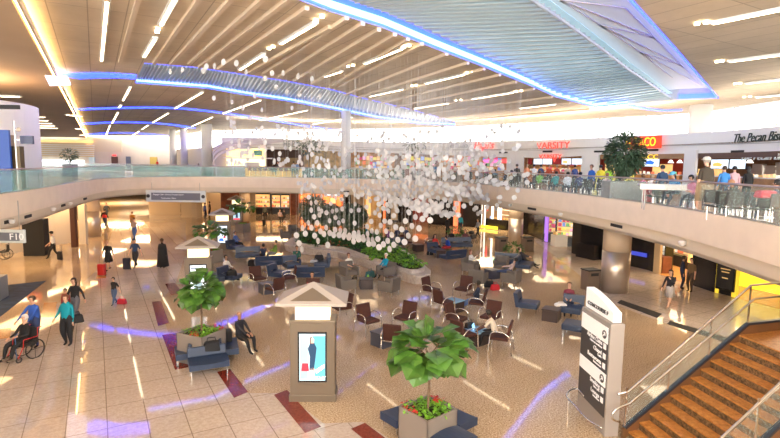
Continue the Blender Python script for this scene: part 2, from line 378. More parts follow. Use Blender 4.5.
# ---------- stone ----------
gold=granite('granite_gold',((.22,.13,.07),(.5,.37,.235),(.74,.61,.46)),.045,24,(1.2,1.2),math.radians(-30),(.8,.76,.7),.005)
tilem=granite('tile_pale',((.46,.385,.335),(.53,.45,.4),(.6,.52,.465)),.045,10,(.85,1.2),math.radians(-30),(.5,.46,.42),.012)
redst=granite('tile_red',((.13,.018,.01),(.2,.03,.018),(.26,.045,.025)),.12,14); orst=granite('tile_orange',((.35,.14,.04),(.5,.22,.07),(.6,.3,.1)),.12,14)
stepr=granite('stair_riser',((.04,.025,.015),(.15,.09,.045),(.3,.19,.1)),.4,14); stept=granite('stair_tread',((.32,.12,.025),(.5,.21,.05),(.6,.3,.09)),.35,10)
ceilm=granite('ceiling_board',((.76,.66,.52),(.78,.68,.54),(.8,.7,.56)),.8,3,(1.2,3.0),math.radians(-30),(.62,.6,.58),.02,spec=.2)
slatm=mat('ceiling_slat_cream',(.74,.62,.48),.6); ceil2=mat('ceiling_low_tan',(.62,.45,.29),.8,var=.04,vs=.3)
wallc=mat('wall_cream',(.66,.57,.45),.7,var=.03,vs=.5); bulk=mat('bulkhead_white',(.82,.82,.8),.6); walltan=mat('wall_tan',(.55,.42,.27),.6); wallbr=mat('wall_dark_brown',(.1,.035,.02),.5)
walld=mat('shop_black',(.012,.011,.013),.25); mezf=granite('mezzanine_tile',((.16,.14,.12),(.23,.2,.18),(.3,.27,.24)),.15,5,(1.2,1.2),0)
led=mat('led_blue',(.1,.2,1),.5,emit=3.4,ecol=(.02,.05,1.0)); ledw=mat('led_blue_white',(.5,.7,1),.5,emit=1.9,ecol=(.22,.48,1.0)); lampm=mat('ceiling_lamp',(1,.9,.7),.5,emit=7,ecol=(1,.78,.5)); covem=mat('cove_lamp',(1,.8,.4),.5,emit=22,ecol=(1,.66,.26))
glassc=mat('rail_glass_clear',(.55,.75,.72),.05,alpha=.13); glasst=mat('rail_glass_teal',(.3,.62,.6),.06,alpha=.38)
def P2(l,z=0): return [tuple(at(x,y,z).xy) for x,y in l]
# floor
struct(MB().box((-20,52,-.1),(190,124,.2)),'floor',gold)
TL=[(-11,-8),(-12.5,4),(-13.1,12),(-13.7,17.4),(-13.9,19.8),(-15.3,24.3),(-17,29.4),(-18.6,33),(-22.2,40),(-38,72),(-60,110)]
TR=[(-42,110),(-28,70),(-19,47),(-14.5,36),(-12.1,29),(-11,25.7),(-10.35,22.6),(-8.7,19.3),(-7.75,17.6),(-6.0,15.1),(-4.8,14.75),(-3.85,13.4),(-2.8,13.4),(-1.55,11.8),(-.6,11.9),(.2,11),(1.6,9),(2.5,-8)]
struct(MB().prism(TL+TR,0,.004),'floor',tilem)
for q in ([(152,302),(161,301),(169,323),(158,326)],[(162,335),(179,333),(190,367),(175,370)],[(217,372),(230,369),(248,392),(234,398)],[(274,395),(287,390),(321,427),(305,433)],[(351,429),(365,423),(385,438),(372,446)],[(165,284),(175,283),(182,293),(171,295)]):
    struct(MB().prism(P2(q),0,.008),'floor',redst)
for q in ([(44,303),(57,302),(55,317),(41,317)],[(81,286),(86,287),(84,294),(80,294)],[(97,274),(106,274),(106,278),(96,279)],[(-6,330),(11,328),(10,338),(-6,340)]):
    struct(MB().prism(P2(q),0,.008),'floor',orst)
# pale tile field in front of the right shops
struct(MB().prism([(12.9,18.6),(11.3,20.2),(10.4,23),(11.2,30),(12.4,44),(13.2,44),(13.6,36),(16.5,30),(17,24),(20,18),(24,12),(18,10)],0,.004),'floor',tilem)
for q in ([(617,303),(621,300),(662,314),(657,318)],[(667,324),(670,321),(731,339),(727,343)]):
    MB().prism(P2(q),0,.012).build('floor_grille',blackm,label='dark slotted entrance floor strip '+('nearer the steel pillar' if q[0][0]<650 else 'in front of the stair rail'),cat='floor grille')
MB().prism(P2([(46,281),(0,317),(-30,330),(-30,284),(0,286)]),0,.015).build('entrance_mat',mat('navy_carpet',(.02,.04,.09),.9,var=.3,vs=3),label='pointed navy blue carpet at the grey desk on the gold floor',cat='carpet')
MB().box((at(-8,300)+Vector((-.6,0,.5))),(2.0,.9,1.05),rz=.3).build('reception_desk',mat('desk_grey',(.22,.24,.27),.5),bevel=.02,label='grey desk end standing on the navy carpet',cat='desk')
# mezzanine
VE=[Vector(p+(0,)) for p in [(-10.5,-8),(-12.3,6),(-14.4,15),(-15.8,20.6),(-17.2,25),(-19.0,29.9),(-20.5,34.1),(-21.9,38.5),(-22.3,42.0),(-21.3,45.6),(-18.4,48),(-12.5,49.6),(-6,49.2),(0,47.2),(4.2,44),(6.8,39),(8.4,33.2),(9.5,28.6),(10.1,24.4),(10.4,20),(10.35,17.5),(10.15,15),(9.85,12.6),(9.3,8),(8.6,-8)]]
VEs=bez(VE,4)
def offs(P,d):
    out=[]
    for i,p in enumerate(P):
        t=P[min(i+1,len(P)-1)]-P[max(i-1,0)]; out.append(p+Vector((-t.y,t.x,0)).normalized()*d)
    return out
struct(MB().strip(VEs,3.85,4.85,.25),'trim_1',cream)
VEi=offs(VEs,.22); struct(MB().strip(VEi,3.3,3.86,.2),'trim_2',cream2)
slab=[(VEi[0].x,-8),(-115,-8),(-115,114),(60,114),(60,-8)]+[(p.x,p.y) for p in VEi[::-1]]
struct(MB().prism(slab,4.45,4.65),'floor_mezzanine',mezf); struct(MB().prism(slab,3.3,3.42),'ceiling_lower',mat('lower_ceiling',(.7,.58,.44),.8))
# vents and dome cameras on the soffit band
def along(P,t): 
    n=len(P)-1; k=min(int(t*n),n-1); return P[k].lerp(P[k+1],t*n-k),(P[k+1]-P[k]).normalized()
for px,py,w in [(14,223,.9),(29,214,.0),(62,203,.9),(85,197,.9),(337,194,.9),(30,212,.9),(534,207,1.0),(611,223,1.0)]:
    if w==0: continue
    # nearest point of the band to that direction
    d=ray(px,py); best=min(range(len(VEi)-1),key=lambda i:abs((VEi[i].x*d.y-VEi[i].y*d.x)/d.length) if VEi[i].dot(Vector((d.x,d.y,0)))>0 else 9e9); p=VEi[best]; t=(VEi[best+1]-VEi[best-1]).normalized()
    n=Vector((t.y,-t.x,0)); b=MB(); b.seg(p+n*.02-t*w/2+Vector((0,0,3.62)),p+n*.02+t*w/2+Vector((0,0,3.62)),.03,.14); o=b.build('air_vent',blackm,label='narrow dark slot vent in the pale band under the upper floor edge',cat='vent',group='slot vents in the soffit band')
for px in (4,50,69,510,565,688):
    d=ray(px,215); best=min(range(len(VEi)-1),key=lambda i:abs((VEi[i].x*d.y-VEi[i].y*d.x)/d.length) if VEi[i].dot(Vector((d.x,d.y,0)))>0 else 9e9); p=VEi[best]; t=(VEi[best+1]-VEi[best-1]).normalized(); n=Vector((t.y,-t.x,0))
    MB().cyl(p+n*.12+Vector((0,0,3.62)),.13,.08,14).ell(p+n*.12+Vector((0,0,3.62)),(.12,.12,.1),12,8).build('dome_camera',white,smooth=True,label='small white dome camera on the pale band under the upper floor edge',cat='camera',group='dome cameras on the soffit band')
# railings
def railing(P,label,glass,step=1.55):
    P=offs(P,.12); t=thing('glass_railing',label,'railing')
    L=[0]; 
    for i in range(1,len(P)): L.append(L[-1]+(P[i]-P[i-1]).length)
    def pt(s):
        for i in range(1,len(P)):
            if s<=L[i]+1e-6: return P[i-1].lerp(P[i],(s-L[i-1])/(L[i]-L[i-1]))
        return P[-1]
    n=max(1,round(L[-1]/step)); Z=Vector((0,0,1))
    for k in range(n):
        a=pt(L[-1]*k/n); b=pt(L[-1]*(k+1)/n); d=(b-a).normalized()
        MB().seg(a+d*.015+Z*5.32,b-d*.015+Z*5.32,.02,.94).build('glass_panel',glass,t)
    MB().tube([p+Z*5.84 for p in P],.035,8).build('handrail',mat('rail_metal',(.5,.42,.42),.35,.6),t,smooth=True)
    MB().strip([p-offs(P,.03)[i]+p for i,p in enumerate(P)] if False else P,4.84,4.9,.06).build('base_shoe',steel,t)
    return t
kL=[i for i,p in enumerate(VEs)]
railing(VEs[4:34],'glass railing along the upper walkway edge beside the white drum wall',glasst); railing(VEs[34:54],'glass railing across the far end of the atrium before the bar',glasst)
railing(VEs[54:94],'long clear glass railing with metal handrail fronting the food court tables',glassc)
# second railing far left, around the opening behind
railing([Vector((-23,62,0)),Vector((-34,66,0)),Vector((-50,76,0)),Vector((-66,84,0))],'far teal glass railing on the upper floor near the end wall',glasst,2.2)
# ---------- ceiling ----------
H1=P2([(240,-25),(294,-2),(330,11.5),(381,27),(432,47.4),(484,67),(530,85.5),(556,97),(594,107),(628,104),(678,99.5),(719,98),(676,48),(633,0),(600,-40),(470,-62),(330,-50)],11.5)
H2=P2([(144,63),(194,67),(232,72.6),(284,80.5),(330,89),(366,98.7),(414,110),(455,122),(455,125.5),(418,124),(375,118),(330,109),(284,100.5),(245,95),(207,88.5),(135,83)],11.5)
CLR=[(29.2,39.2),(28.6,48.2),(22.3,55.4),(11.5,67.2),(1.3,74.8),(-9.4,79.1),(-20.7,81.4),(-31.5,87.4),(-45.9,108)]
outer=[(1.0,-8),(45,-8),(40,24)]+CLR+[(-67.5,112)]
rings=[[Vector((*p,0)) for p in r] for r in (outer,H1,H2)]; flat=[p for r in rings for p in r]; b=MB(); o=[(p.x,p.y,11.5) for p in flat]; b.add(o,[t for t in tessellate_polygon(rings)])
struct(b,'ceiling',ceilm)
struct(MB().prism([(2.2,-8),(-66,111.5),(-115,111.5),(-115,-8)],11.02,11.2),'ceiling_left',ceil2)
cv=[Vector((2.3,-8,0)),Vector((-65.8,111.5,0))]; cd=(cv[1]-cv[0]).normalized(); cn=Vector((cd.y,-cd.x,0))
struct(MB().seg(cv[0]+cn*.05+Vector((0,0,11.14)),cv[1]+cn*.05+Vector((0,0,11.14)),.1,.26),'trim_3',cream2)
MB().seg(cv[0]-cn*.12+Vector((0,0,11.24)),cv[1]-cn*.12+Vector((0,0,11.24)),.12,.06).build('cove_light',covem,label='long warm cove light along the edge of the lower tan ceiling',cat='light')
# recesses
def recess(H,name,h,n0,n1,hid):
    b=MB(); K=len(H)
    for i in range(K):
        j=(i+1)%K; b.add([(*H[i],11.5),(*H[j],11.5),(*H[j],11.5+h),(*H[i],11.5+h)],[(0,1,2,3)])
    struct(b,'ceiling_recess',mat('recess_white',(.6,.62,.66),.6))
recess(H1,'oval',.8,0,9,0); recess(H2,'crescent',.6,8,15,0)
dayl=mat('daylight_diffuser',(.4,.55,.6),.5,emit=.28,ecol=(.5,.78,.9)); dayg=mat('skylight_grey',(.5,.5,.5),.6,emit=.22,ecol=(.72,.78,.85)); louvm=mat('louver_silver',(.5,.58,.62),.35,.3)
struct(MB().prism(H1,12.28,12.34),'window_1',dayg); struct(MB().prism(H2,12.08,12.12),'window_2',dayg)
# louvre field of the oval skylight
LB=[Vector(q+(0,)) for q in P2([(330,-45),(345,-10),(381,5),(432,27),(484,52),(530,76),(556,90),(594,103),(628,103)],11.9)]
RB=[Vector(q+(0,)) for q in P2([(450,-55),(500,-30),(545,0),(575,22),(605,45),(630,65),(650,79),(668,92),(678,98)],11.9)]
b=MB(); LBs=bez(LB,6); RBs=bez(RB,6)
for a,c in zip(LBs,RBs): 
    Z=Vector((0,0,11.72)); b.seg(a+Z,c+Z,.09,.12,up=(0,.4,1))
b.build('skylight_louver',louvm,label='wide blue-grey louvred screen filling the oval skylight',cat='skylight louvre')
b=MB()
for a,c in zip(LBs[:-1],LBs[1:]): pass
b.prism([(p.x,p.y) for p in LB]+[(p.x,p.y) for p in RB[::-1]],12.0,12.03); struct(b,'window_3',dayl)
b=MB().tube([p+Vector((0,0,11.62)) for p in RBs],.06,8); struct(b,'trim_4',mat('louver_edge',(.3,.35,.38),.4))
# roof trusses over the clear glass
b=MB(); R1=[Vector(q+(12.2,)) for q in P2([(560,0),(600,25),(640,52),(672,78)],12.2)]; R2=[Vector(q+(12.2,)) for q in P2([(625,8),(655,38),(682,66),(702,86)],12.2)]
for i in range(3): b.seg(R1[i],R2[i+1],.14,.04); b.seg(R1[i],R2[i],.1,.04); b.seg(R1[i],R1[i+1],.08,.04); b.seg(R2[i],R2[i+1],.08,.04)
b.build('roof_truss',white,label='white zigzag roof truss seen through the oval skylight glass',cat='truss')
# crescent fins
b=MB(); U=bez([Vector(q+(11.85,)) for q in P2([(146,64),(194,67.5),(232,73),(284,81),(330,89.5),(366,99.2),(414,111),(452,122)],11.85)],12); W=bez([Vector(q+(11.85,)) for q in P2([(137,82),(180,85),(225,91),(270,97.5),(318,106),(362,115),(410,123),(452,125)],11.85)],12)
for a,c in zip(U,W): b.seg(a,c,.06,.3)
b.build('crescent_louver',mat('louver_pale',(.62,.68,.7),.3,.2),label='crescent row of pale fins set into the slatted ceiling',cat='ceiling louvre')
def ledline(px,z,w,h,label,m=led):
    p=bez([Vector(q+(z,)) for q in P2(px,z)],6); b=MB()
    for a,c in zip(p[:-1],p[1:]): b.seg(a,c,w,h)
    return b.build('led_strip',m,label=label,cat='led strip')
def edge_led(H,i0,i1,z,h,m,label,ins=.07):
    c=sum((Vector(p) for p in H),Vector((0,0)))/len(H); P=[Vector((*H[i],0)) for i in range(i0,i1+1)]; P=offs(P,ins) if (Vector((-(P[1]-P[0]).y,(P[1]-P[0]).x)).dot(c-P[0].xy)>0) else offs(P,-ins)
    b=MB()
    for a,d in zip(P[:-1],P[1:]): b.seg(a+Vector((0,0,z)),d+Vector((0,0,z)),.06,h)
    return b.build('led_strip',m,label=label,cat='led strip')
edge_led(H1,0,9,11.72,.24,ledw,'bright icy blue light band along the long curved edge of the oval skylight'); edge_led(H1,0,9,11.95,.18,led,'deep blue light line above the bright band of the oval skylight',.05)
edge_led(H1,0,9,11.55,.08,led,'deep blue light line below the bright band of the oval skylight',.09)
edge_led(H1,11,14,11.62,.3,led,'straight blue light line down the food court side of the skylight'); edge_led(H1,10,11,11.7,.35,led,'short blue light bar at the pointed end of the skylight')
edge_led(H2,8,15,11.68,.14,ledw,'bright blue light line under the crescent fins'); edge_led(H2,8,15,11.56,.1,led,'deep blue edge under the crescent fins',.1); edge_led(H2,0,7,11.53,.06,led,'thin dotted blue light line above the crescent fins')
def flatled(px,label,w=.5):
    p=bez([Vector(q+(11.46,)) for q in P2(px,11.46)],6); b=MB()
    for a,c in zip(p[:-1],p[1:]): b.seg(a,c,w,.06)
    return b.build('led_strip',led,label=label,cat='led strip')
flatled([(68,76.5),(90,75.5),(115,75.5),(136,77)],'broad blue light strip from the low tan ceiling to the crescent fins',1.6)
p=MB().prism(P2([(45,76),(68,78),(71,85),(50,86)],10.98),10.98,11.02); p.build('ceiling_light_panel',mat('panel_lilac',(.8,.7,.9),.5,emit=1.3,ecol=(.9,.8,1)),label='lilac white light panel at the end of the broad blue strip',cat='ceiling light')
flatled([(79,109.5),(120,108),(170,108),(215,112),(260,118.5),(300,125),(345,131),(385,132)],'first thin blue curve beyond the crescent, longest of three',.9)
flatled([(84,124),(110,122.5),(140,122.5),(170,124.5),(192,128)],'second thin blue curve beyond the crescent, middle of three',1.1)
flatled([(87,135),(110,133),(140,133.5),(168,136)],'third and farthest thin blue curve near the end wall',1.3)
flatled([(630,105.5),(648,109),(664,110.5),(682,110)],'short curved blue light strip beyond the tip of the oval skylight',.5)
# slats between crescent and skylight
S0=[(60,63),(101,62),(120,62),(154,63),(171,64),(189,63.6),(199,67),(218,69),(249,72),(263,74),(279,77),(294,81),(312,84),(330,87),(335,88),(345,95),(357,98),(369,100),(382,103),(396,107),(410,110),(424,114),(438,118),(452,121)]
S1=[(60,-60),(107,0),(138,0),(198,0),(230,0),(261,0),(286,1),(307,8),(330,27),(347,18),(363,23.6),(379,29.5),(395,34.6),(408,39),(422,44),(447,54),(468,63),(484,69),(500,75),(516,82),(534,89),(552,97),(570,103),(590,109)]
b=MB()
for i,(a,c) in enumerate(zip(S0,S1)):
    if i==0: continue
    A_=at(*a,11.43); C_=at(*c,11.43); d=(C_-A_).normalized()
    if c[1]<=1: C_=C_+d*16
    b.seg(A_,C_,.16,.14)
struct(b,'ceiling_slats',slatm)
# linear lamps
def lamp(a,c,z=11.42,w=.11):
    A_=at(*a,z);C_=at(*c,z); mid=(A_+C_)/2; t=thing('ceiling_light','slim warm white linear lamp set in the ceiling','ceiling light',mid,0,'linear ceiling lamps'); d=(C_-A_).normalized()
    MB().seg(A_-mid-d*.1,C_-mid+d*.1,w+.12,.1).build('housing',white,t); MB().seg(A_-mid-Vector((0,0,.03)),C_-mid-Vector((0,0,.03)),w,.08).build('lamp_tube',lampm,t)
for a,c in [((175,-2),(161,24)),((155,38),(144,56)),((314.6,23),(281,43)),((263,54),(240,69)),((402,48),(365,63)),((341,71),(325,76)),((464,74),(426,83)),((402,89),(370,96)),((513,92),(472,98.7)),((448,103),(415,108)),((555,104),(520,108)),
  ((130,87),(123,100)),((121,105),(119,107)),((118,112),(112,123)),((110,125),(106,135)),((202,92),(175,108)),((168,113),(153,122)),((148,125),(142,129)),((139,131),(130,137)),((260,100),(223,113)),((212,117),(192,126)),((187,128),(175,132)),((307,110),(260,120)),((352,117),(313,124)),
  ((713,22.7),(790,7)),((730,61),(790,53)),((747,83),(790,78)),((757,97),(790,94)),((107,0),(101.5,60))]:
    lamp(a,c)
for a,c in [((0,95.7),(19,96.4)),((28,116.5),(44,117)),((28,119.5),(48,120.5)),((28,122.7),(51,123.3)),((28,125.2),(54,125.7)),((28,127.3),(57,128)),((67,114.5),(81,116)),((76,128.5),(85,129.2)),((80,134.8),(86,135.3)),((-20,94),(-4,95))]:
    lamp(a,c,10.95,.3)
for x,y in [(697,25),(706,23.6),(717,62.6),(722,61.9),(735,84.5),(740,84),(744,97.6),(750,97.2),(316,21.5),(322,17.5),(404,47.5),(409,46.5),(467,73.5),(473,72.5),(516,92),(521,91.2),(158,30),(157,33),(269,49.5),(273,47.5),(348,67),(353,66),(412,86.5),(416,86),(456,101),(461,100.3),(415,109)]:
    p=at(x,y,11.4); MB().cyl(p,.09,.06,10).build('spotlight',lampm,label='tiny warm round spotlight at the end of a linear lamp',cat='spotlight',group='ceiling spotlights')
# ---------- outer walls, clerestory ----------
struct(MB().box((-20,-8.2,2.3),(200,.4,5.2)),'wall_back',wallc); struct(MB().box((60,50,2.3),(.4,124,5.2)),'wall_right',wallc); struct(MB().box((-115,52,2.3),(.4,124,5.2)),'wall_left',wallc)  # walls stop low; unseen openings above added to let sky light in
b=MB()
for k in range(24): b.box((-110+k*7,-8.2,8),(.25,.3,6.8))
struct(b,'window_back_mullions',white); struct(MB().box((-80,112,6),(72,.4,13)),'wall_far',wallc)  # mullions stand in the unseen back opening added for light
struct(MB().strip([(-45.9,108),(-44,112.2)],0,11.5,.3),'wall_far',wallc); struct(MB().box((8,114,2),(110,.4,5)),'wall_far',wallc)
clr=[Vector((44,-8,0)),Vector((40,24,0))]+[Vector(p+(0,)) for p in CLR]
glassw=mat('window_glass',(.95,.98,1),.02,alpha=.06)
struct(MB().strip(clr,4.65,7.6,.3),'wall_clerestory_base',bulk)
for i in range(len(clr)-1):
    a,c=clr[i],clr[i+1]; L=(c-a).length; d=(c-a)/L; n=max(2,round(L/4.5)); Z=Vector((0,0,1))
    w=MB().seg(a+Z*9.55,c+Z*9.55,.03,3.9).build('window_%d'%(i+4),glassw,kind='structure')
    f=MB(); f.seg(a+Z*7.6,c+Z*7.6,.15,.1); f.seg(a+Z*11.45,c+Z*11.45,.15,.1)
    for k in range(n+1): f.seg(a+d*L*k/n+Z*7.6,a+d*L*k/n+Z*11.5,.12,.12,up=tuple(d))
    f.build('window_frame',white,w)
# bulkhead over the upper shops
BK=[(900,22),(780,30),(740,33.5),(700,36.5),(660,40),(600,45),(550,50),(500,55),(440,60),(390,62.5),(340,63),(290,61.5),(240,59)]; BT=[112,126,129.5,132.5,134.5,137.5,139.5,141,142,142,141,139,137]; BB=[151,154.3,154.3,154.3,154.3,154.5,158,157,155,153,151.5,149.3,149.3]
bp=[];bt=[];bb=[]
for (px,Y),t,u in zip(BK,BT,BB): v=aty(px,t,Y); bp.append(Vector((v.x,v.y,0))); bt.append(v.z); bb.append(aty(px,u,Y).z)
# direction: walk from right to left => left normal points toward camera; thickness negative keeps it behind
bpx=bp
struct(MB().strip(bp,bb,bt,-.4),'wall_bulkhead',bulk)
mid=[lerp(x,y,.42) for x,y in zip(bb,bt)]; struct(MB().strip([p*.9985 for p in bp],[m-.03 for m in mid],[m+.03 for m in mid],.05),'trim_5',mat('seam_grey',(.5,.5,.48),.6))
def bkp(px,back=0,z=0):
    """point on the bulkhead line seen at px, moved back away from the camera"""
    d=ray(px,160); d=Vector((d.x,d.y,0)).normalized()
    for i in range(len(bp)-1):
        a,c=bp[i],bp[i+1]; e=c-a; det=d.x*(-e.y)+d.y*e.x
        if abs(det)<1e-9: continue
        t=(a.x*(-e.y)+a.y*e.x)/det; u=(d.x*a.y-d.y*a.x)/det
        if -1e-6<=u<=1+1e-6 and t>0: q=d*(t+back); return Vector((q.x,q.y,z))
    q=d*(60+back); return Vector((q.x,q.y,z))
def bang(px): a=bkp(px-6);c=bkp(px+6); return math.atan2(c.y-a.y,c.x-a.x)
struct(MB().prism([(p.x,p.y) for p in bp]+[(p.x+p.normalized().x*9,p.y+p.normalized().y*9) for p in bp[::-1]],7.95,8.05),'ceiling_shops',mat('shop_ceiling',(.3,.22,.15),.8))
def upwall(p0,p1,back,z0,z1,m,name='wall_shop',n=6):
    P=[bkp(lerp(p0,p1,k/n),back) for k in range(n+1)]; return struct(MB().strip(P[::-1],z0,z1,-.2),name,m)
glowbr=mat('shop_wood_brown',(.2,.09,.045),.6,var=.2,vs=2); glowred=mat('shop_red',(.42,.04,.02),.6); glowor=mat('shop_orange',(.62,.3,.1),.6,var=.3,vs=2); gyel=mat('shop_yellow',(.8,.65,.1),.5)
upwall(900,690,6,4.65,8,glowbr);upwall(690,600,6,4.65,8,glowred);upwall(600,583,0.05,4.65,7.4,bulk);upwall(583,524,6,4.65,8,glowor);upwall(524,508,.05,4.65,7.3,bulk);upwall(508,440,5,4.65,8,glowor);upwall(440,395,5,4.65,8,glowbr);upwall(395,345,5,4.65,8,glowor);upwall(345,303,6,4.65,8,mat('shop_amber',(.75,.5,.2),.6,var=.3,vs=1.5));upwall(303,264,5,4.65,8,wallbr);upwall(264,214,3,4.65,8,wallc)
upwall(698,686,-.1,4.65,7.6,white,'wall_pier',2)
upwall(780,700,-.05,7.02,7.35,mat('pecan_fascia',(.12,.07,.05),.6),'trim_6');upwall(686,602,-.05,6.98,7.35,mat('taco_fascia',(.35,.2,.1),.6),'trim_7')
# signs
def usign(s,m,px,py,size,label,shear=0,sx=1,back=-.15,ext=.03,align='CENTER',name='shop_sign'):
    p=bkp(px,back); v=aty(px,py,p.y); a=bang(px+(9 if align=='LEFT' else 0)); t=thing(name,label,'sign',(p.x,p.y,v.z),a); text(s,m,(0,0,0),size,t,0,pi/2,ext,shear,sx=sx,align=align); return t
dark=mat('sign_green_black',(.03,.05,.04),.5); redl=mat('neon_red',(.9,.08,.05),.5,emit=1.0,ecol=(1,.06,.04)); yell=mat('neon_yellow',(1,.8,.05),.5,emit=.7,ecol=(1,.6,.02)); rede=mat('sign_red_back',(.7,.05,.02),.5,emit=.5,ecol=(1,.06,.02)); pinkl=mat('neon_pink',(1,.2,.5),.5,emit=1,ecol=(1,.1,.35))
usign('The Pecan Bistro',dark,731,139,.8,'large dark script shop sign reading The Pecan Bistro on the white bulkhead',.35,.82,back=-.3,align='LEFT')
usign('The Pecan Bistro',mat('sign_silver',(.6,.65,.65),.4),765,157,.55,'small silver script sign The Pecan Bistro over the brown shopfront',.35,1.2,back=-.3)
t=usign('VARSITY',redl,552,145.5,.85,'red neon letters VARSITY high on the white bulkhead',0,1.25)
text('V',redl,(.3,0,-1.35),.7,t,ext=.03)
usign('VARSITY',redl,550,156.6,.55,'smaller red VARSITY letters low over the burger counter',0,1.3,back=-.3)
t=usign('EL TACO',yell,639,142.5,.98,'yellow letters EL TACO on red blocks behind the tree',0,.68,back=-.7)
b=MB()
for x in (-2.2,-1.3,.1,1.0,2.0,2.9): MB().box((x*.53,.06,0),(.5,.05,.95)).build('red_backing',rede,t)
pass
usign('EL TACO',yell,643,157,.5,'small yellow EL TACO letters on the brown band behind the tree',0,1.4,back=-.3)
usign('THE BENGY SK W',mat('sign_grey_metal',(.25,.3,.28),.4,.3),303,144.6,1.1,'grey capital letters sign over the upper bar opening',0,.62)
usign("Papi's",redl,483,145.5,1.1,'small red neon script sign behind the hanging discs',.3); usign('e Ciao',mat('sign_grey_soft',(.4,.42,.42),.5),458,145.5,.9,'small grey sign beside the red neon script',.2)
for px,py in ((611,150),(737,151.5),(547,151.5),(599,151.5),(503,152.5),(651,150)):
    p=bkp(px,-.08); z=aty(px,py,p.y).z; MB().box((p.x,p.y,z),(1.1,.08,.16),rz=bang(px)).build('air_vent',blackm,label='dark slot vent in the lower band of the white shop bulkhead',cat='vent',group='slot vents in the shop bulkhead')
# world and lights
W=bpy.data.worlds.new('world'); S.world=W; W.use_nodes=True; bg=W.node_tree.nodes['Background']; bg.inputs[0].default_value=(1,.975,.93,1); bg.inputs[1].default_value=6.0
def area(name,loc,sx,sy,e,col,rot=(0,0,0)):
    l=bpy.data.lights.new(name,'AREA'); l.shape='RECTANGLE'; l.size=sx; l.size_y=sy; l.energy=e; l.color=col; o=bpy.data.objects.new(name,l); COL.objects.link(o); o.location=loc; o.rotation_euler=rot; return o
S.view_settings.view_transform='Standard'; S.view_settings.look='None'; S.view_settings.gamma=1; S.view_settings.exposure=0.8; S.view_settings.use_curve_mapping=False
S.cycles.use_denoising=True; S.cycles.max_bounces=8; S.cycles.diffuse_bounces=4; S.cycles.glossy_bounces=4; S.cycles.transparent_max_bounces=16; S.cycles.sample_clamp_indirect=6
# ================= lower floor: people =================
navy=(.02,.03,.07); blk=(.012,.012,.015); jean=(.06,.1,.2); wht=(.75,.74,.72); gryc=(.2,.2,.22); khaki=(.3,.22,.13)
def F(x,y): return at(x,y,0)
grey_h=(.6,.58,.55)
# walking and standing
person('heavyset woman in teal top and black trousers with a dark shoulder bag',F(69,345),262,'stand',(.0,.27,.36),blk,(.18,.06,.03),fat=1.3,hr=(.3,.2,.95),fingers=True)
person('long haired woman in black top and grey trousers walking behind the woman in teal',F(77,322),262,'walk',blk,(.12,.12,.15),(.03,.015,.01),long=True,fingers=True)
person('small dark haired child beside the long haired woman in black',F(67,319),270,'stand',(.3,.04,.04),navy,sc=.72)
person('woman in blue sleeved shirt and black vest pushing the wheelchair',F(36,347),255,'stand',(.03,.1,.45),(.03,.05,.14),(.08,.05,.03),fat=1.15,hl=(-.22,.42,.98),hr=(.22,.42,.98),fingers=True)
person('white haired man in black suit sitting in the wheelchair',F(25,356),250,'sit',blk,blk,(.75,.73,.7),hl=(-.2,.3,.75),hr=(.12,.35,.68),fingers=True,fat=1.1)
person('child in black shirt and jeans towing a red case',F(115,305),260,'walk',blk,jean,sc=.72,sleeve=False,hr=(.3,-.3,.7))
person('woman in black sleeveless dress with red suitcase',F(109,271),265,'walk',blk,blk,(.45,.25,.12),sleeve=False,skirt=(blk,1.0,.55,.15,.24),bare=True,hl=(-.35,.05,.85))
person('man in navy shirt and cap with a dark rolling bag',F(136,268),268,'walk',(.02,.05,.13),(.03,.03,.04),sleeve=False,hat=navy,hl=(-.35,.0,.85))
person('large figure in long black robe standing alone on the pale floor',F(163,268),268,'stand',blk,blk,(.01,.01,.01),fat=1.45,skirt=(blk,1.1,.12,.24,.34),skin='d')
person('man in orange shirt walking, hands at his chest',F(133,231),270,'walk',(.5,.2,.02),khaki,(.3,.2,.15),hl=(-.1,.25,1.15),hr=(.1,.25,1.2),fat=1.15)
person('person in grey top and blue jeans right in front of the orange shirt',F(135,240),270,'walk',(.35,.25,.2),(.06,.13,.35),(.06,.03,.02),sleeve=False)
person('traveller wearing a bright red backpack and jeans by the steel column',F(105,228),90,'walk',blk,(.04,.07,.16))
person('person in black suit behind the red backpack traveller',F(107,219),270,'walk',blk,blk,long=True)
person('pilot in white shirt and black trousers striding with a black case',F(54,259),200,'walk',wht,blk,hat=blk,sleeve=False,hl=(-.25,.25,.95))
person('man in black jacket and khaki trousers standing below the hanging sign',F(182,215),200,'stand',blk,khaki,skin='m')
person('man in blue violet shirt standing near the far walkway',F(205,219),350,'stand',(.12,.16,.45),(.03,.04,.09))
person('man in black tee standing face to face with the blue violet shirt',F(210,217),190,'stand',(.06,.04,.04),blk,skin='m',sleeve=False)
person('dark clad figure walking past the orange restaurant front',F(302,221),200,'walk',navy,navy)
person('person in dark clothes standing at the glass case',F(265,221),90,'stand',(.08,.09,.08),blk)
person('dark figure seated at the far left cafe table',F(284,222),250,'sit',blk,blk,skin='m')
person('light shirted diner seated at the far cafe table',F(280,222),300,'sit',(.5,.4,.4),blk)
person('woman in black cardigan and pale short dress striding in front of the shops',F(669,308),215,'walk',(.02,.02,.03),(.35,.33,.33),(.03,.02,.015),bare=True,long=True,skirt=((.4,.38,.38),.98,.55,.15,.23),hl=(-.1,.25,1.35),skin='l',shoe=(.4,.25,.18))
person('tall man in dark blue shirt standing at the shop doorway',F(681,289),330,'stand',(.02,.03,.07),navy,skin='m')
person('man in brown shirt standing with his back to the black wall',F(690,292),200,'stand',(.16,.1,.05),(.06,.04,.03),sleeve=False)
person('man in grey shirt and black trousers walking by the far shop',F(478,239),200,'walk',(.3,.3,.33),blk)
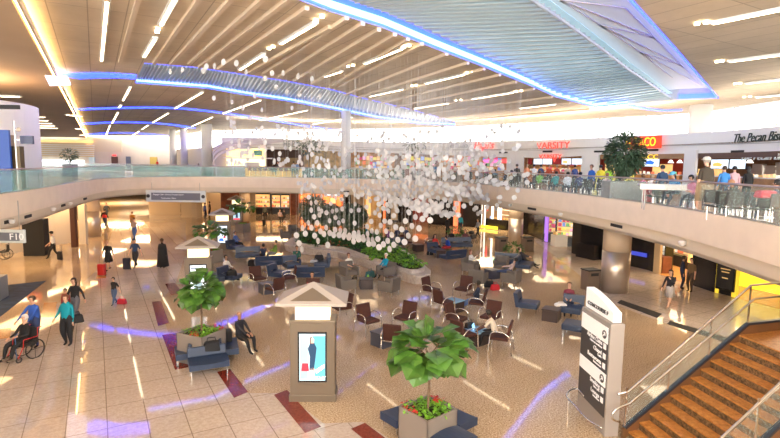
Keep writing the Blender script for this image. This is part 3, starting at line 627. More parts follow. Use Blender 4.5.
person('person in bright cyan top standing behind the shrub box',F(460,233),250,'stand',(.02,.4,.55),navy)
person('dark clad person standing left of the shrub box',F(447,236),300,'stand',blk,blk)
# seated
person('bald man in dark suit and blue shirt sitting at the tree box',F(241,350),330,'sit',(.015,.017,.025),blk,None,fingers=True,hl=(-.08,.4,.6),hr=(.1,.42,.62),skin='m')
MB().box((0,0,0),(.1,.02,.26)).build('shirt_front',cloth((.1,.25,.6)),label=None) if False else None
person('man in red plaid shirt seated behind the nearest advertising kiosk',F(312,301),270,'sit',(.3,.03,.03),navy,skin='m')
person('man in white T-shirt sitting in grey club chair beside a green backpack',F(349,277),305,'sit',wht,khaki,(.12,.04,.02),sleeve=False)
person('white haired woman in bright blue jacket reading in a grey club chair',F(385,277),220,'sit',(.0,.25,.42),blk,(.8,.78,.72))
person('man in navy polo and jeans slouching in a brown armchair',F(476,311),160,'sit',(.02,.03,.06),(.1,.17,.35),skin='d',sleeve=False,fl=(-.1,.75,.08),fr=(.12,.7,.08))
person('man in cream shirt bending over his laptop table',F(495,347),165,'sitfwd',(.72,.66,.55),blk,skin='d',hl=(-.1,.6,.55),hr=(.12,.6,.55),sleeve=False)
person('man in maroon shirt with a white coat over his lap',F(568,313),250,'sit',(.2,.03,.05),navy,(.15,.08,.05),sleeve=False)
person('man in black suit reclining with crossed legs on blue bench',F(524,268),335,'recline',(.03,.03,.04),blk,(.06,.03,.02),fl=(-.05,.75,.1),fr=(.1,.85,.25))
person('red haired woman in white blouse sitting in grey chair looking at her phone',F(471,272),330,'sit',(.7,.68,.66),blk,(.2,.06,.03),long=True,hr=(.05,.3,.95))
person('person in striped top lying back with feet up on the next chair',F(509,280),150,'recline',(.45,.35,.35),(.03,.05,.12),blk)
person('woman in red jacket with long black hair beside the dark table',F(435,253),300,'sit',(.5,.03,.02),blk,long=True)
person('boy in royal blue shirt and red shorts leaning over the dark table',F(449,254),200,'sitfwd',(.02,.08,.45),(.35,.02,.03),skin='m')
person('man in black shirt on the bench behind the royal blue shirt',F(451,247),250,'sit',blk,blk,skin='m')
person('person with brown hair sitting by the stroller',F(465,247),270,'sit',(.12,.04,.05),blk,(.12,.05,.03),long=True)
person('youth in dark green jacket sitting with hand at chin',F(297,268),285,'sit',(.01,.08,.06),navy,skin='m',hr=(.06,.3,.95))
person('woman in light green top sitting on the blue bench end',F(275,261),200,'sit',(.16,.28,.04),(.2,.2,.2),blk)
person('man in black top slumped low on the blue bench',F(263,263),110,'recline',navy,blk,skin='m')
person('man in white shirt reading on blue bench beside a black bag',F(227,280),340,'sit',wht,blk,skin='m',fr=(.1,.8,.12))
person('person in blue shirt sitting in the shade of the second kiosk',F(236,250),340,'sit',(.06,.12,.35),blk,skin='m')
person('person with white hat seated among the far grey chairs',F(306,238),190,'sit',(.15,.15,.17),blk,None,hat=(.8,.8,.78))
person('person in purple top seated beyond the planting bed',F(388,244),90,'sit',(.12,.03,.14),blk)
person('person in navy top seated beyond the planting bed next to the purple top',F(397,243),90,'sit',navy,blk)
person('person in cyan shirt bending beyond the plants',F(368,241),200,'sitfwd',(.02,.35,.5),blk)
person('person in dark blue seated near the far brown armchairs',F(406,243),250,'sit',(.02,.03,.1),blk)
# distant people upstairs
def G(px,Y): v=aty(px,170,Y); return (v.x,v.y)
M_=4.65
person('distant figure in red top by the golden doors of the end wall',G(157.5,100),270,'stand',(.6,.02,.02),blk,z=M_)
person('customer in white shirt and dark shorts standing at the bar',G(293.5,55),95,'stand',(.6,.65,.72),navy,z=M_,bare=True)
person('customer in pale blue shirt standing at the bar beside the white shirt',G(297,55.5),95,'stand',(.2,.35,.6),navy,z=M_)
person('person in black sitting on a bar stool with a bag below',G(273,54.5),90,'sit',blk,blk,z=M_+.25)
person('bartender in grey behind the bar counter',G(283,58.5),270,'stand',(.4,.35,.3),blk,z=M_)
person('bartender in dark shirt behind the bar counter',G(278,58.5),270,'stand',(.08,.08,.1),blk,z=M_)
person('person in dark coat seated by the clerestory columns',G(198,70),200,'sit',blk,blk,z=M_)
person('person in red sitting at a table near the bar planter',G(340,54),300,'sit',(.5,.03,.03),navy,z=M_)
fc=[ # px, Y, pose, heading, top, bottom, hair, label, extra
(707,17.3,'stand',100,(.05,.04,.03),khaki,(.3,.28,.25),'big man in dark brown shirt, khaki shorts and white cap at the railing',dict(sleeve=False,bare=True,hat=(.6,.58,.55),fat=1.5,sc=1.17)),
(678,20.3,'sitfwd',200,(.02,.2,.5),navy,blk,'woman in bright blue jacket and blue sun hat leaning over the white table',dict(hat=(.1,.4,.6),z=M_+.2,long=True)),
(697,19.2,'sitfwd',200,(.6,.2,.35),navy,blk,'person in pink top leaning on the end of the white table',dict(z=M_+.1)),
(725,23,'stand',80,(.05,.25,.65),navy,(.05,.03,.02),'person in bright blue and white shirt at the bistro counter',dict(z=M_-.2)),
(735,23.5,'stand',80,(.65,.4,.45),navy,blk,'person in pale pink top at the bistro counter',dict(z=M_-.1)),
(749,24,'stand',90,blk,blk,blk,'long haired woman in black waiting at the bistro counter',dict(long=True,z=M_-.2)),
(738,16.4,'sitfwd',90,blk,blk,(.35,.18,.1),'person in black hunched over a table beside the railing',dict(skin='m')),
(776,15.5,'sit',120,navy,blk,blk,'person in navy seated at the frame edge by the railing',{}),
(663,22,'stand',90,(.02,.05,.12),blk,blk,'man in dark shirt standing at the red taco counter',{}),
(652,24.5,'sit',90,(.75,.7,.75),navy,(.4,.3,.2),'fair person in white shirt seated near the tree planter',{}),
(643,24,'sit',100,(.7,.1,.35),navy,(.2,.1,.05),'person in hot pink top seated behind the tree planter',{}),
(655,22.8,'sit',80,(.75,.4,.5),navy,(.3,.15,.08),'child in pale pink at the white table end',dict(sc=.8)),
(665,22,'sit',80,(.25,.2,.4),navy,(.3,.16,.08),'child in violet top at the white table',dict(sc=.8)),
(671,21.6,'sit',80,(.5,.15,.1),navy,(.2,.08,.04),'child with red brown hair at the white table',dict(sc=.8)),
(609,30,'stand',90,(.35,.7,.05),navy,(.4,.3,.2),'person in lime green shirt ordering at the yellow counter',dict(z=M_-.3)),
(601,29,'stand',90,(.75,.65,.05),navy,blk,'person in yellow shirt ordering at the yellow counter',dict(z=M_-.4)),
(621,30,'stand',90,blk,blk,blk,'person in black ordering at the yellow counter',dict(z=M_-.3)),
(592,28,'stand',200,(.02,.12,.5),navy,(.1,.05,.03),'person in royal blue standing left of the yellow counter',dict(z=M_-.2)),
(593,28,'sit',120,blk,navy,blk,'person in black seated in front of the royal blue shirt',{}),
(607,27,'sit',90,(.75,.6,.65),(.6,.6,.6),(.3,.15,.1),'person in pale blouse seated left of the tree planter',{}),
(540,33.5,'sit',80,(.2,.55,.08),khaki,(.12,.06,.03),'person in lime green shirt and khaki at a food court table',{}),
(531,34.5,'sit',60,(.5,.15,.05),blk,(.4,.2,.1),'person in rust coloured top at a food court table',{}),
(517,36.5,'stand',90,blk,blk,blk,'person in black standing behind the chairs left of the burger counter',{}),
(512,36,'sit',60,(.45,.25,.1),blk,blk,'person in tan top seated at the left end of the food court',{}),
(527,38,'stand',90,(.75,.3,.15),navy,(.4,.25,.15),'customer in orange at the burger counter',{}),
(534,38,'stand',90,(.7,.72,.75),navy,blk,'customer in white near the orange customer',{}),
(541,40,'stand',90,(.05,.08,.2),navy,blk,'customer in dark blue at the burger counter',{}),
(557,40,'stand',90,(.5,.1,.05),navy,(.4,.3,.2),'customer in dark red at the burger counter',{}),
(549,41,'stand',270,(.6,.1,.05),blk,blk,'server in red behind the burger counter',{}),
(568,41,'stand',270,(.65,.55,.45),blk,blk,'server in beige behind the burger counter',{}),
(575,40,'stand',90,(.06,.1,.3),navy,blk,'customer in navy at the right end of the burger counter',{}),
(568,29.6,'sit',80,(.7,.75,.85),navy,blk,'person in white shirt hunched at a table by the railing',dict(fat=1.2)),
(556,31,'sit',100,(.03,.35,.35),navy,blk,'person in teal seated behind a brown chair back',{}),
(580,29.5,'sit',100,(.04,.06,.2),navy,blk,'person in dark blue seated near the railing left of the planter',{}),
(486,43,'stand',90,(.45,.1,.2),blk,blk,'distant person in rose top among the left tables',{}),
(470,46,'sit',90,blk,blk,blk,'distant person in black seated among the left tables',{}),
(495,41,'sit',90,(.1,.25,.45),blk,blk,'distant person in blue seated among the left tables',{}),
(480,43,'sit',60,(.5,.5,.52),blk,blk,'distant person in light grey seated among the left tables',{}),
(455,45,'stand',90,(.3,.05,.05),blk,blk,'distant person in dark red far behind the discs',{}),
(435,46,'stand',270,(.05,.2,.4),blk,blk,'distant person in blue far behind the discs',{}),
]
for px,Y,po,hd,t,bo,ha,lb,ex in fc:
    ex=dict(ex); z=ex.pop('z',M_); person(lb,G(px,Y),hd,po,t,bo,ha,z=max(z,M_),**ex)
flush_people()
# ================= furniture =================
gB='brown armchairs in the lounge'; gC='grey woven club chairs'; gL='blue lounge seating'; gT='cube tables in the lounge'
br=[((258,288),310,'brown armchair at the left cube table, seat turned to the stair side'),((289,287),195,'brown armchair facing left across the left cube table'),((275,299),140,'brown armchair with its back to the viewer at the left cube table'),((312,303),270,'brown armchair holding the man in red plaid'),
((342,319),215,'brown armchair just right of the nearest kiosk roof'),((368,333),310,'brown armchair left of the lone slate cube table'),((405,330),235,'brown armchair right of the lone slate cube table'),((394,352),75,'brown armchair half hidden by the fig tree leaves'),
((431,300),320,'brown armchair at the far left of the blue topped table'),((463,299),235,'brown armchair at the far side of the blue topped table'),((443,313),35,'brown armchair at the near left of the blue topped table'),((477,314),160,'brown armchair under the man in navy polo'),
((456,331),325,'brown armchair at the far left of the laptop table'),((490,329),235,'brown armchair at the far right of the laptop table'),((463,348),35,'brown armchair at the near left of the laptop table'),((500,351),160,'brown armchair under the man in cream shirt'),
((406,249),300,'brown armchair beyond the planting bed, left of its small table'),((430,249),190,'brown armchair beyond the planting bed, right of its small table')]
for (x,y),a,l in br: place('brown',mk_brown,F(x,y),a,l,gB)
cl=[((346,293),25,'grey club chair nearest the viewer left of the espresso table'),((389,295),150,'grey club chair nearest the viewer right of the espresso table'),((349,279),305,'grey club chair under the man in white T-shirt'),((386,279),215,'grey club chair under the woman in bright blue'),
((470,274),330,'grey club chair holding the red haired woman'),((478,286),60,'grey club chair turned away from the viewer near the red bag'),((511,286),145,'grey club chair under the reclining person in stripes'),((501,272),250,'empty grey club chair between the reclining person and the shrub box'),
((286,241),5,'far grey club chair left of the small far table'),((294,236),300,'far grey club chair behind the small far table'),((310,239),185,'far grey club chair right of the small far table, by the white hat')]
for (x,y),a,l in cl: place('club',mk_club,F(x,y),a,l,gC)
bn=[((248,261),285,'empty blue bench with slotted back farthest left in the lounge'),((268,269),110,'long blue bench seen from behind under the green topped woman'),((310,281),100,'blue bench seen from behind right of the blue cube table'),((321,270),190,'blue bench carrying the black bag and grey coat'),
((216,284),20,'blue bench against the planter by the second kiosk'),((452,262),120,'blue bench seen from behind near the royal blue shirt'),((452,250),270,'blue bench under the man in black by the shrub box'),((506,268),250,'blue bench in front of the small shrub'),((525,271),335,'blue bench under the reclining man in black suit'),((348,242),270,'blue bench under the olive trees')]
for (x,y),a,l in bn: place('bench',mk_bench,F(x,y),a,l,gL)
ln=[((280,281),345,'blue armless lounge chair left of the blue cube table'),((292,272),300,'blue armless lounge chair under the youth in dark green'),((231,284),345,'blue lounge chair under the man in white shirt'),((528,313),335,'blue lounge chair left of the brown cube table near the sign'),((571,318),240,'blue lounge chair under the man in maroon'),((575,336),150,'blue lounge chair partly hidden behind the directory sign'),((436,256),300,'blue lounge chair under the woman in red jacket'),((466,250),270,'blue lounge chair by the stroller'),((236,253),340,'blue lounge chair in the shade of the third kiosk'),((398,248),90,'blue lounge chair beyond the plants under the navy top'),((388,249),90,'blue lounge chair beyond the plants under the purple top')]
for (x,y),a,l in ln: place('lounge',mk_lounge,F(x,y),a,l,gL)
for k,mk,(x,y),a,l in (('tg',mk_tg,(267,293),35,'slate cube table among the three left brown armchairs'),('tg',mk_tg,(383,345),45,'lone slate cube table between two brown armchairs'),('tb',mk_tb,(454,311),45,'cube table with light blue top among four brown armchairs'),('tb',mk_tb,(477,343),40,'cube table with laptop under the bending man'),
  ('td',mk_td,(366,288),10,'espresso cube table with papers among four grey chairs'),('td',mk_td,(551,320),60,'espresso cube table beside the man in maroon'),('tg',mk_tg,(302,275),10,'slate blue cube table beside the youth in dark green'),('td',mk_td,(440,257),10,'dark cube table between the red and the royal blue shirts'),('td',mk_td,(418,251),30,'small dark table between the far brown armchairs'),('tg',mk_tg,(298,242),10,'small far table among three grey club chairs'),('tg',mk_tg,(492,278),30,'slate cube table between the feet of the reclining person')):
    place(k,mk,F(x,y),a,l,gT)
# laptop, papers, bags
p=F(477,343); t=thing('laptop','open laptop with glowing blue screen on the table of the bending man','laptop',(p.x,p.y,.45),A(340)); MB().box((0,0,.012),(.34,.24,.02)).build('keyboard',steel,t); MB().box((0,-.14,.12),(.34,.015,.22),rx=.25).build('laptop_screen',mat('laptop_blue',(.3,.6,.9),.3,emit=1.2,ecol=(.2,.55,.9)),t)
def bag(label,loc,c,s=1,kind='bag',z=0,hd=0,flat=1):
    t=thing(kind,label,'bag',(loc[0],loc[1],z),hd); m=cloth(c); b=MB(); b.box((0,0,.15*s*flat),(.5*s,.28*s,.3*s*flat),taper=.8); b.build('body',m,t,bevel=.06*s)
    MB().tube([(-.12*s,0,.28*s*flat),(-.1*s,0,.4*s*flat),(.1*s,0,.4*s*flat),(.12*s,0,.28*s*flat)],.012,6).build('handle',m,t); return t
bag('black duffel bag lying on the blue bench of the tree box',F(212,366),blk,1.1,z=.47,hd=.4); bag('black bag on the blue bench beside a grey coat',F(319,268),blk,1.2,z=.44); bag('grey folded coat on the blue bench by the black bag',F(314,270),(.3,.3,.32),1.0,'folded_coat',z=.44,flat=.6)
bag('green backpack standing between the white T-shirt and the blue jacket',F(370,278),(.03,.1,.1),1.3,'backpack',hd=1); bag('bright red bag on the floor by the grey club chairs',F(495,290),(.55,.02,.03),1,hd=.5); bag('black bag on the floor by the bright red bag',F(489,287),blk,1.1)
bag('black bag on the laptop table',F(472,341)+Vector((-.1,0,0)),blk,.8,z=.45,hd=.5); bag('black bag on the blue bench by the man in white shirt',F(232,285),blk,1.1,z=.44); bag('dark bag on the floor beside the empty blue bench',F(253,266),blk,1.3); bag('black bag on the floor beside the woman in red jacket',F(430,255),blk,1.0)
bag('white folded coat across the lap of the man in maroon',F(560,317),(.8,.78,.75),1.1,'folded_coat',z=.47,flat=.4); bag('red backpack worn by the traveller at the steel column',F(105,229),(.6,.03,.03),.85,'backpack',z=1.05); bag('dark shoulder bag of the woman in teal',F(76,344)+Vector((.05,0,0)),blk,.95,'shoulder_bag',z=.75,hd=.6)
bag('red cap shaped case towed by the child',F(122,304),(.5,.02,.04),.8,'suitcase'); bag('open white magazine on the espresso table',F(366,287),(.8,.8,.75),.7,'magazine',z=.45,flat=.1); bag('green drink cup carton on the espresso table',F(368,286),(.2,.5,.05),.25,'drink_carton',z=.45,flat=1.5)
def suitcase(label,loc,c,h=.6,hd=0):
    t=thing('suitcase',label,'suitcase',(loc[0],loc[1],0),A(hd)); MB().box((0,0,h/2+.05),(.38,.24,h)).build('shell',cloth(c) if c!=(.6,.02,.03) else redm,t,bevel=.04)
    MB().tube([(-.1,-.1,h+.02),(-.1,-.1,h+.38),(.1,-.1,h+.38),(.1,-.1,h+.02)],.012,6).build('handle',steel,t)
    for sx in (-.14,.14): MB().tube([(sx-.02,-.1,.04),(sx+.02,-.1,.04)],.04,10).build('wheel',blackm,t)
suitcase('bright red hard suitcase beside the woman in black dress',F(102,276),(.6,.02,.03),.62,265); suitcase('dark upright bag with tan bundle towed by the man in navy shirt',F(127,270),(.03,.03,.05),.65,265); suitcase('black case towed by the pilot',F(60,260),(.015,.015,.02),.5,200); suitcase('tall black suitcase standing beside the bald man',F(226,353),(.015,.015,.02),.75,300)
suitcase('black suitcase beside the person at the glass case',F(264,226),(.02,.02,.02),.6,0)
def ringv(c,r,n=20,ax='x'): return [Vector(c)+(Vector((0,math.cos(2*pi*k/n)*r,math.sin(2*pi*k/n)*r)) if ax=='x' else Vector((math.cos(2*pi*k/n)*r,math.sin(2*pi*k/n)*r,0))) for k in range(n)]
def wheelchair(label,loc,hd):
    t=thing('wheelchair',label,'wheelchair',(loc[0],loc[1],0),A(hd))
    MB().box((0,0,.46),(.46,.44,.05)).build('seat',blackm,t); MB().box((0,-.24,.72),(.46,.04,.48)).build('backrest',blackm,t)
    for sg in (-1,1):
        MB().tube(ringv((.27*sg,-.12,.3),.3),.02,6,closed=True).tube([(.27*sg,-.12,.02),(.27*sg,-.12,.58)],.008,4).tube([(.27*sg,-.42,.3),(.27*sg,.18,.3)],.008,4).build('wheel',blackm,t)
        MB().tube(ringv((.22*sg,.36,.09),.08,12),.02,6,closed=True).build('caster',blackm,t)
        MB().tube([(.24*sg,.4,.15),(.24*sg,.22,.46),(.24*sg,.2,.68),(.24*sg,-.24,.68),(.24*sg,-.26,.95),(.24*sg,-.38,.96)],.015,6).build('side_frame',redm if 'red' in label else steel,t); MB().box((.12*sg,.5,.12),(.14,.2,.02)).build('footrest',steel,t)
wheelchair('wheelchair with red frame carrying the white haired man',F(26,358),250); wheelchair('empty dark wheelchair under the F10 sign by the wall',F(4,259),200)
MB().tube([(0,0,0),(0,0,.8),(.03,.06,.86),(.03,.12,.84)],.012,6).build('walking_stick',mat('stick_blue',(.05,.15,.35),.4),loc=F(19,360)+Vector((0,-.1,0)),label='blue walking stick held by the white haired man',cat='walking stick')
p=F(472,243); t=thing('stroller','dark stroller beside the person with brown hair','stroller',p,A(300)); MB().box((0,0,.5),(.4,.5,.3),rx=.4).build('seat',blackm,t,bevel=.05); MB().ell((0,-.1,.85),(.24,.28,.16),10,6).build('hood',blackm,t)
for sx in (-.2,.2):
    for sy in (-.3,.3): MB().tube(ringv((sx,sy,.12),.11,12),.02,6,closed=True).build('wheel',blackm,t)
    MB().tube([(sx,.3,.12),(sx,-.1,.6),(sx,-.45,1.0)],.012,6).build('push_bar',steel,t)
# ================= planters with trees =================
def fig(t,h0,h1,r,n,size,seed): 
    b=MB().tube(bez([(0,0,h0),(.03,.01,lerp(h0,h1,.5)),(0,0,h1)],5),[.03]*6+[.022]*5,8)
    for k in range(5):
        a=k*1.26; b.tube([(0,0,h1-.1),(math.cos(a)*r[0]*.5,math.sin(a)*r[1]*.5,h1+.2)],.012,6)
    b.build('trunk',bark,t,smooth=True); l=MB(); leaves(l,(0,0,h1+r[2]*.45),r,n,size,seed=seed,wid=.95,shell=.35); l.build('foliage',leafm,t)
def planter(label,c,poly,h,hd=0,tree=None,labelt=None,seed=3):
    """square box: c centre, half sizes"""
    t=thing('planter_box',label,'planter',c,hd); w=poly
    b=MB()
    for sx,sy,dx,dy in ((0,-1,w,.05),(0,1,w,.05),(-1,0,.05,w),(1,0,.05,w)): b.box((sx*(w/2-.025),sy*(w/2-.025),h/2),(dx if dx>.06 else .05,dy if dy>.06 else .05,h))
    b.build('box',planterg,t,bevel=.01); MB().box((0,0,h-.1),(w-.1,w-.1,.06)).build('soil',soil,t)
    g=MB(); rnd=random.Random(seed)
    for k in range(60): leaves(g,(rnd.uniform(-.42,.42)*w,rnd.uniform(-.42,.42)*w,h-.02),(.07,.07,.06),7,.09,seed=seed*100+k,shell=0)
    g.build('groundcover',leafb,t); g2=MB()
    for k in range(6): leaves(g2,(rnd.choice((-.4,.4))*w,rnd.uniform(-.4,.4)*w,h+.05),(.04,.04,.05),8,.09,seed=seed*70+k,shell=0)
    g2.build('red_leaves',mat('red_leaf',(.45,.03,.02),.5),t)
    if tree:
        q=thing('fig_tree',labelt,'tree',(c[0],c[1],h-.1),hd); fig(q,0,*tree)
    return t
c2=sum((at(x,y,.8).xy for x,y in ((400,403),(431,391),(457,412),(424,426))),Vector((0,0)))/4; c1=sum((at(x,y,.8).xy for x,y in ((184,337),(212,325),(222,333),(190,349))),Vector((0,0)))/4
a2=math.atan2(11.94-11.29,1.06-.29)
planter('taupe planter box of bright groundcover in the near foreground',(c2.x,c2.y,0),.95,.8,a2,(1.38,(.7,.58,.3),100,.5,5),'broad leaved fig tree growing from the nearest planter box')
c1=Vector((-5.95,15.75)); planter('taupe planter box beside the bald man in suit',(c1.x,c1.y,0),1.05,.95,1.15,(1.3,(.56,.52,.38),110,.4,8),'fig tree in the planter box beside the bald man',seed=4)
p=F(212,262); planter('planter box tucked behind the second kiosk',(p.x,p.y,0),.95,.8,1.1,(1.2,(.95,.8,.3),70,.42,12),'fig tree spreading behind the second kiosk',seed=6)
p=F(243,232); planter('planter box behind the third kiosk',(p.x,p.y,0),.95,.8,1.1,(1.5,(1.2,.9,.3),60,.5,14),'distant fig tree behind the third kiosk',seed=7)
def boxbench(label,c,ang,w=.9,d=.6,seat=.43,off=.8,arch=False,bk=True):
    """armless seat pad set against a planter side; ang = direction it sits from the box"""
    v=vdir(ang)*off; t=thing('planter_bench',label,'bench',(c[0]+v.x,c[1]+v.y,0),A(ang))
    b=MB(); n=8
    for i in range(n):
        xa=-w/2+w*i/n; xb=xa+w/n; za=.06*(1-(2*xa/w)**2) if arch else -.04*(1-(2*xa/w)**2); zb=.06*(1-(2*xb/w)**2) if arch else -.04*(1-(2*xb/w)**2)
        b.add([(xa,-d/2,.24),(xb,-d/2,.24),(xb,d/2,.24),(xa,d/2,.24),(xa,-d/2,seat+za),(xb,-d/2,seat+zb),(xb,d/2,seat+zb),(xa,d/2,seat+za)],[(0,3,2,1),(4,5,6,7),(0,1,5,4),(2,3,7,6)]+([(3,0,4,7)] if i==0 else [])+([(1,2,6,5)] if i==n-1 else []))
    b.build('seat',bluef,t)
    if bk: MB().box((0,-d/2+.06,.55),(w,.1,.3),rx=.2).build('backrest',bluef,t,bevel=.03)
    for x in (-w/2+.06,w/2-.06):
        for y in (-d/2+.06,d/2-.06): MB().cyl((x,y,0),.018,.25,8).build('leg',chrome,t)
d2=math.degrees(a2)
boxbench('blue pad bench on the left side of the nearest planter box',c2,d2+90,1.0,bk=False); boxbench('blue pad bench on the stair side of the nearest planter box',c2,d2,1.1,bk=False); boxbench('arched blue pad bench on the near side of the nearest planter box',c2,d2-90,arch=True,bk=False)
boxbench('blue pad bench with black duffel beside the bald man',c1+Vector((.12,-.1)),296,1.12,.8,off=.98); boxbench('blue pad bench under the bald man',c1,20,1.1,.6); boxbench('narrow blue pad bench on the far left of the planter box',c1+Vector((.2,0)),206,.8,.45,off=.75)
p=F(513,262); t=thing('planter_box','low box with a spiky green shrub between blue benches','planter',p); MB().box((0,0,.2),(.9,.9,.4)).build('box',planterg,t); b=MB(); leaves(b,(0,0,.8),(.6,.6,.5),260,.24,seed=4,shell=0,wid=.3); b.build('shrub',leafk,t)
p=F(456,241); t=thing('planter_box','low box with green shrub near the cyan shirt','planter',p); MB().box((0,0,.25),(1.4,.8,.5)).build('box',planterg,t); b=MB(); leaves(b,(0,0,.75),(.7,.45,.4),200,.26,seed=9,shell=0,wid=.3); b.build('shrub',leafk,t)
for (x,y),l in (((501,251),'brown litter bin left of the spiky shrub'),((527,251),'taupe litter bin in front of the black shop wall'),((590,289),'taupe litter bin beside the steel clad pillar')):
    p=F(x,y); t=thing('litter_bin',l,'bin',p,.3); MB().box((0,0,.5),(.75,.6,1.0)).build('body',mat('bin_taupe',(.17,.12,.09),.5),t,bevel=.02); MB().box((0,0,1.03),(.8,.65,.06)).build('lid',blackm,t); MB().box((0,-.31,.82),(.45,.02,.15)).build('slot',blackm,t)
# central planting bed
IS=[tuple(at(x,y,.5).xy) for x,y in ((287,245),(299,240.5))]
IO=[(-7.6,36.4),(-7.2,35.7),(-6.6,35.2),(-3.49,33.48),(-1.36,30.44),(.09,28.43),(1.05,26.65),(1.4,26.3),(1.85,26.4),(2.2,26.9),(2.3,27.8),(1.6,31.5),(.81,35.94),(-.1,39.5),(-1.2,42),(-4,43),(-6.8,42),(-7.7,39)]
cI=Vector((-2.0,36.0)); IN=[tuple(Vector(q)+(cI-Vector(q)).normalized()*.62) for q in IO]
t=thing('planting_bed','long boat shaped stone planting bed with curved bench rim','planting bed',(0,0,0)); b=MB(); K=len(IO)
stone=granite('bed_stone',((.36,.31,.29),(.46,.41,.38),(.54,.49,.45)),.35,9); ins=[tuple(Vector(q)+(cI-Vector(q)).normalized()*.09) for q in IO]
for i in range(K):
    j=(i+1)%K; b.add([(*ins[i],0),(*ins[j],0),(*IO[j],.36),(*IO[i],.36),(*IO[i],.48),(*IO[j],.48),(*IN[j],.48),(*IN[i],.48),(*IN[i],.3),(*IN[j],.3)],[(0,1,2,3),(3,2,5,4),(4,5,6,7),(7,6,9,8)])
b.build('stone_rim',stone,t); IN2=[tuple(Vector(q)+(cI-Vector(q)).normalized()*.25) for q in IN]; b=MB()
for i in range(K):
    j=(i+1)%K; b.add([(*IN[i],.48),(*IN[j],.48),(*IN[j],.66),(*IN[i],.66),(*IN2[j],.66),(*IN2[i],.66)],[(0,1,2,3),(3,2,4,5)])
b.build('inner_kerb',stone,t); MB().prism(IN2,.4,.58).build('soil',soil,t)
def inside(p,poly):
    c=False
    for i in range(len(poly)):
        a,b_=poly[i],poly[i-1]
        if (a[1]>p[1])!=(b_[1]>p[1]) and p[0]<(b_[0]-a[0])*(p[1]-a[1])/(b_[1]-a[1])+a[0]: c=not c
    return c
rnd=random.Random(5); BD=MB(); BL=MB(); BR=MB()
for k in range(1500):
    x=rnd.uniform(-8,2.5); y=rnd.uniform(26,43)
    if not inside((x,y),IN2): continue
    s=rnd.random(); front=(y+ .9*x)<34.2
    if 27<y<33.5 and x>-1.6 and s<.75: leaves(BL,(x,y,.72),(.2,.2,.14),12,.2,seed=k,shell=0)
    elif s<.06: leaves(BR,(x,y,.75),(.15,.15,.15),10,.16,seed=k,shell=0)
    else: leaves(BD,(x,y,.78),(.24,.24,.26),13,.24,seed=k,shell=0,wid=.4)
for b,n,m,l in ((BD,'dark_plants',leafk,'mass of dark green low plants filling the planting bed'),(BL,'lime_plants',leafb,'bright lime green low plants in the near end of the bed'),(BR,'red_plants',mat('orange_leaf',(.4,.1,.03),.5),'scattered orange red plants in the planting bed')):
    tag(b.build(n,m),l,'plants',None,'stuff')
for (x,y),zt,r,l,sd in (((313,232),3.5,(1.15,1.1,1.1),'tallest olive tree at the left end of the planting bed',1),((331,236),2.9,(1.05,1.0,.8),'middle olive tree in the planting bed',2),((352,236),3.0,(1.15,1.0,.9),'third olive tree in the planting bed, behind the discs',3)):
    p=at(x,y,.58); t=thing('olive_tree',l,'tree',p); b=MB().tube([(0,0,0),(.05,0,.6),(0,0,zt-.58-r[2])],[.07,.06,.05],8)
    for k in range(6): a=k*1.05; b.tube([(0,0,zt-1.5-r[2]*.5),(math.cos(a)*r[0]*.6,math.sin(a)*r[1]*.6,zt-.6-r[2]*.8)],.025,6)
    b.build('trunk',bark,t); g=MB(); leaves(g,(0,0,zt-.58-r[2]*.9),r,2400,.27,seed=sd,shell=.15,wid=.4); g.build('foliage',leafd,t)
# ================= kiosks =================
kb=mat('kiosk_bronze',(.17,.135,.1),.45,.3); kr=mat('kiosk_roof',(.36,.32,.29),.5); lan=mat('lantern',(1,.9,.65),.5,emit=.95,ecol=(1,.76,.4))
def kiosk(label,loc,hd,art,s=1):
    t=thing('advertising_kiosk',label,'kiosk',(loc[0],loc[1],0),A(hd)+pi); s_=s
    MB().box((0,0,.09),(1.18,.62,.18)).build('plinth',kb,t,bevel=.01); MB().box((0,0,1.1),(1.12,.58,1.9)).box((0,0,2.07),(1.16,.62,.08)).build('body',kb,t,bevel=.015)
    MB().box((0,-.292,1.17),(.72,.03,1.3)).build('screen_bezel',black,t); sc=MB().box((0,-.31,1.17),(.64,.012,1.2)).build('screen',art[0],t); art[1](sc)
    MB().box((0,0,2.32),(.84,.46,.42)).build('lantern',lan,t); lo=bpy.data.objects[max((o.name for o in t.children if o.name.startswith('lantern')),key=len)]; b=MB()
    for x in (-.43,-.21,0,.21,.43): b.box((x,-.235,2.32),(.012,.01,.42))
    b.build('lantern_bars',white,lo)
    b=MB(); w,d=.86,.62; e=2.55; b.add([(-w,-d,e),(w,-d,e),(w,d,e),(-w,d,e),(-w,-d,e+.07),(w,-d,e+.07),(w,d,e+.07),(-w,d,e+.07),(0,0,e+.48)],[(0,3,2,1),(0,1,5,4),(1,2,6,5),(2,3,7,6),(3,0,4,7),(4,5,8),(5,6,8),(6,7,8),(7,4,8)])
    ro=b.build('roof',kr,t,bevel=.01); b=MB(); y=-.53; b.add([(-.5,-.535,e+.115),(.5,-.535,e+.115),(0,-.2,e+.36),(-.5,-.55,e+.125),(.5,-.55,e+.125),(0,-.215,e+.375)],[(0,1,2),(3,4,5),(0,1,4,3),(1,2,5,4),(2,0,3,5)]); b.build('roof_gable_panel',kb,ro)
    return t
def poly(t,pts,y,m,name='poster_shape'):
    n=len(pts); MB().add([(x,y,z) for x,z in pts]+[(x,y+.004,z) for x,z in pts],[tuple(range(n)),tuple(range(n,2*n))[::-1]]).build(name,m,t)
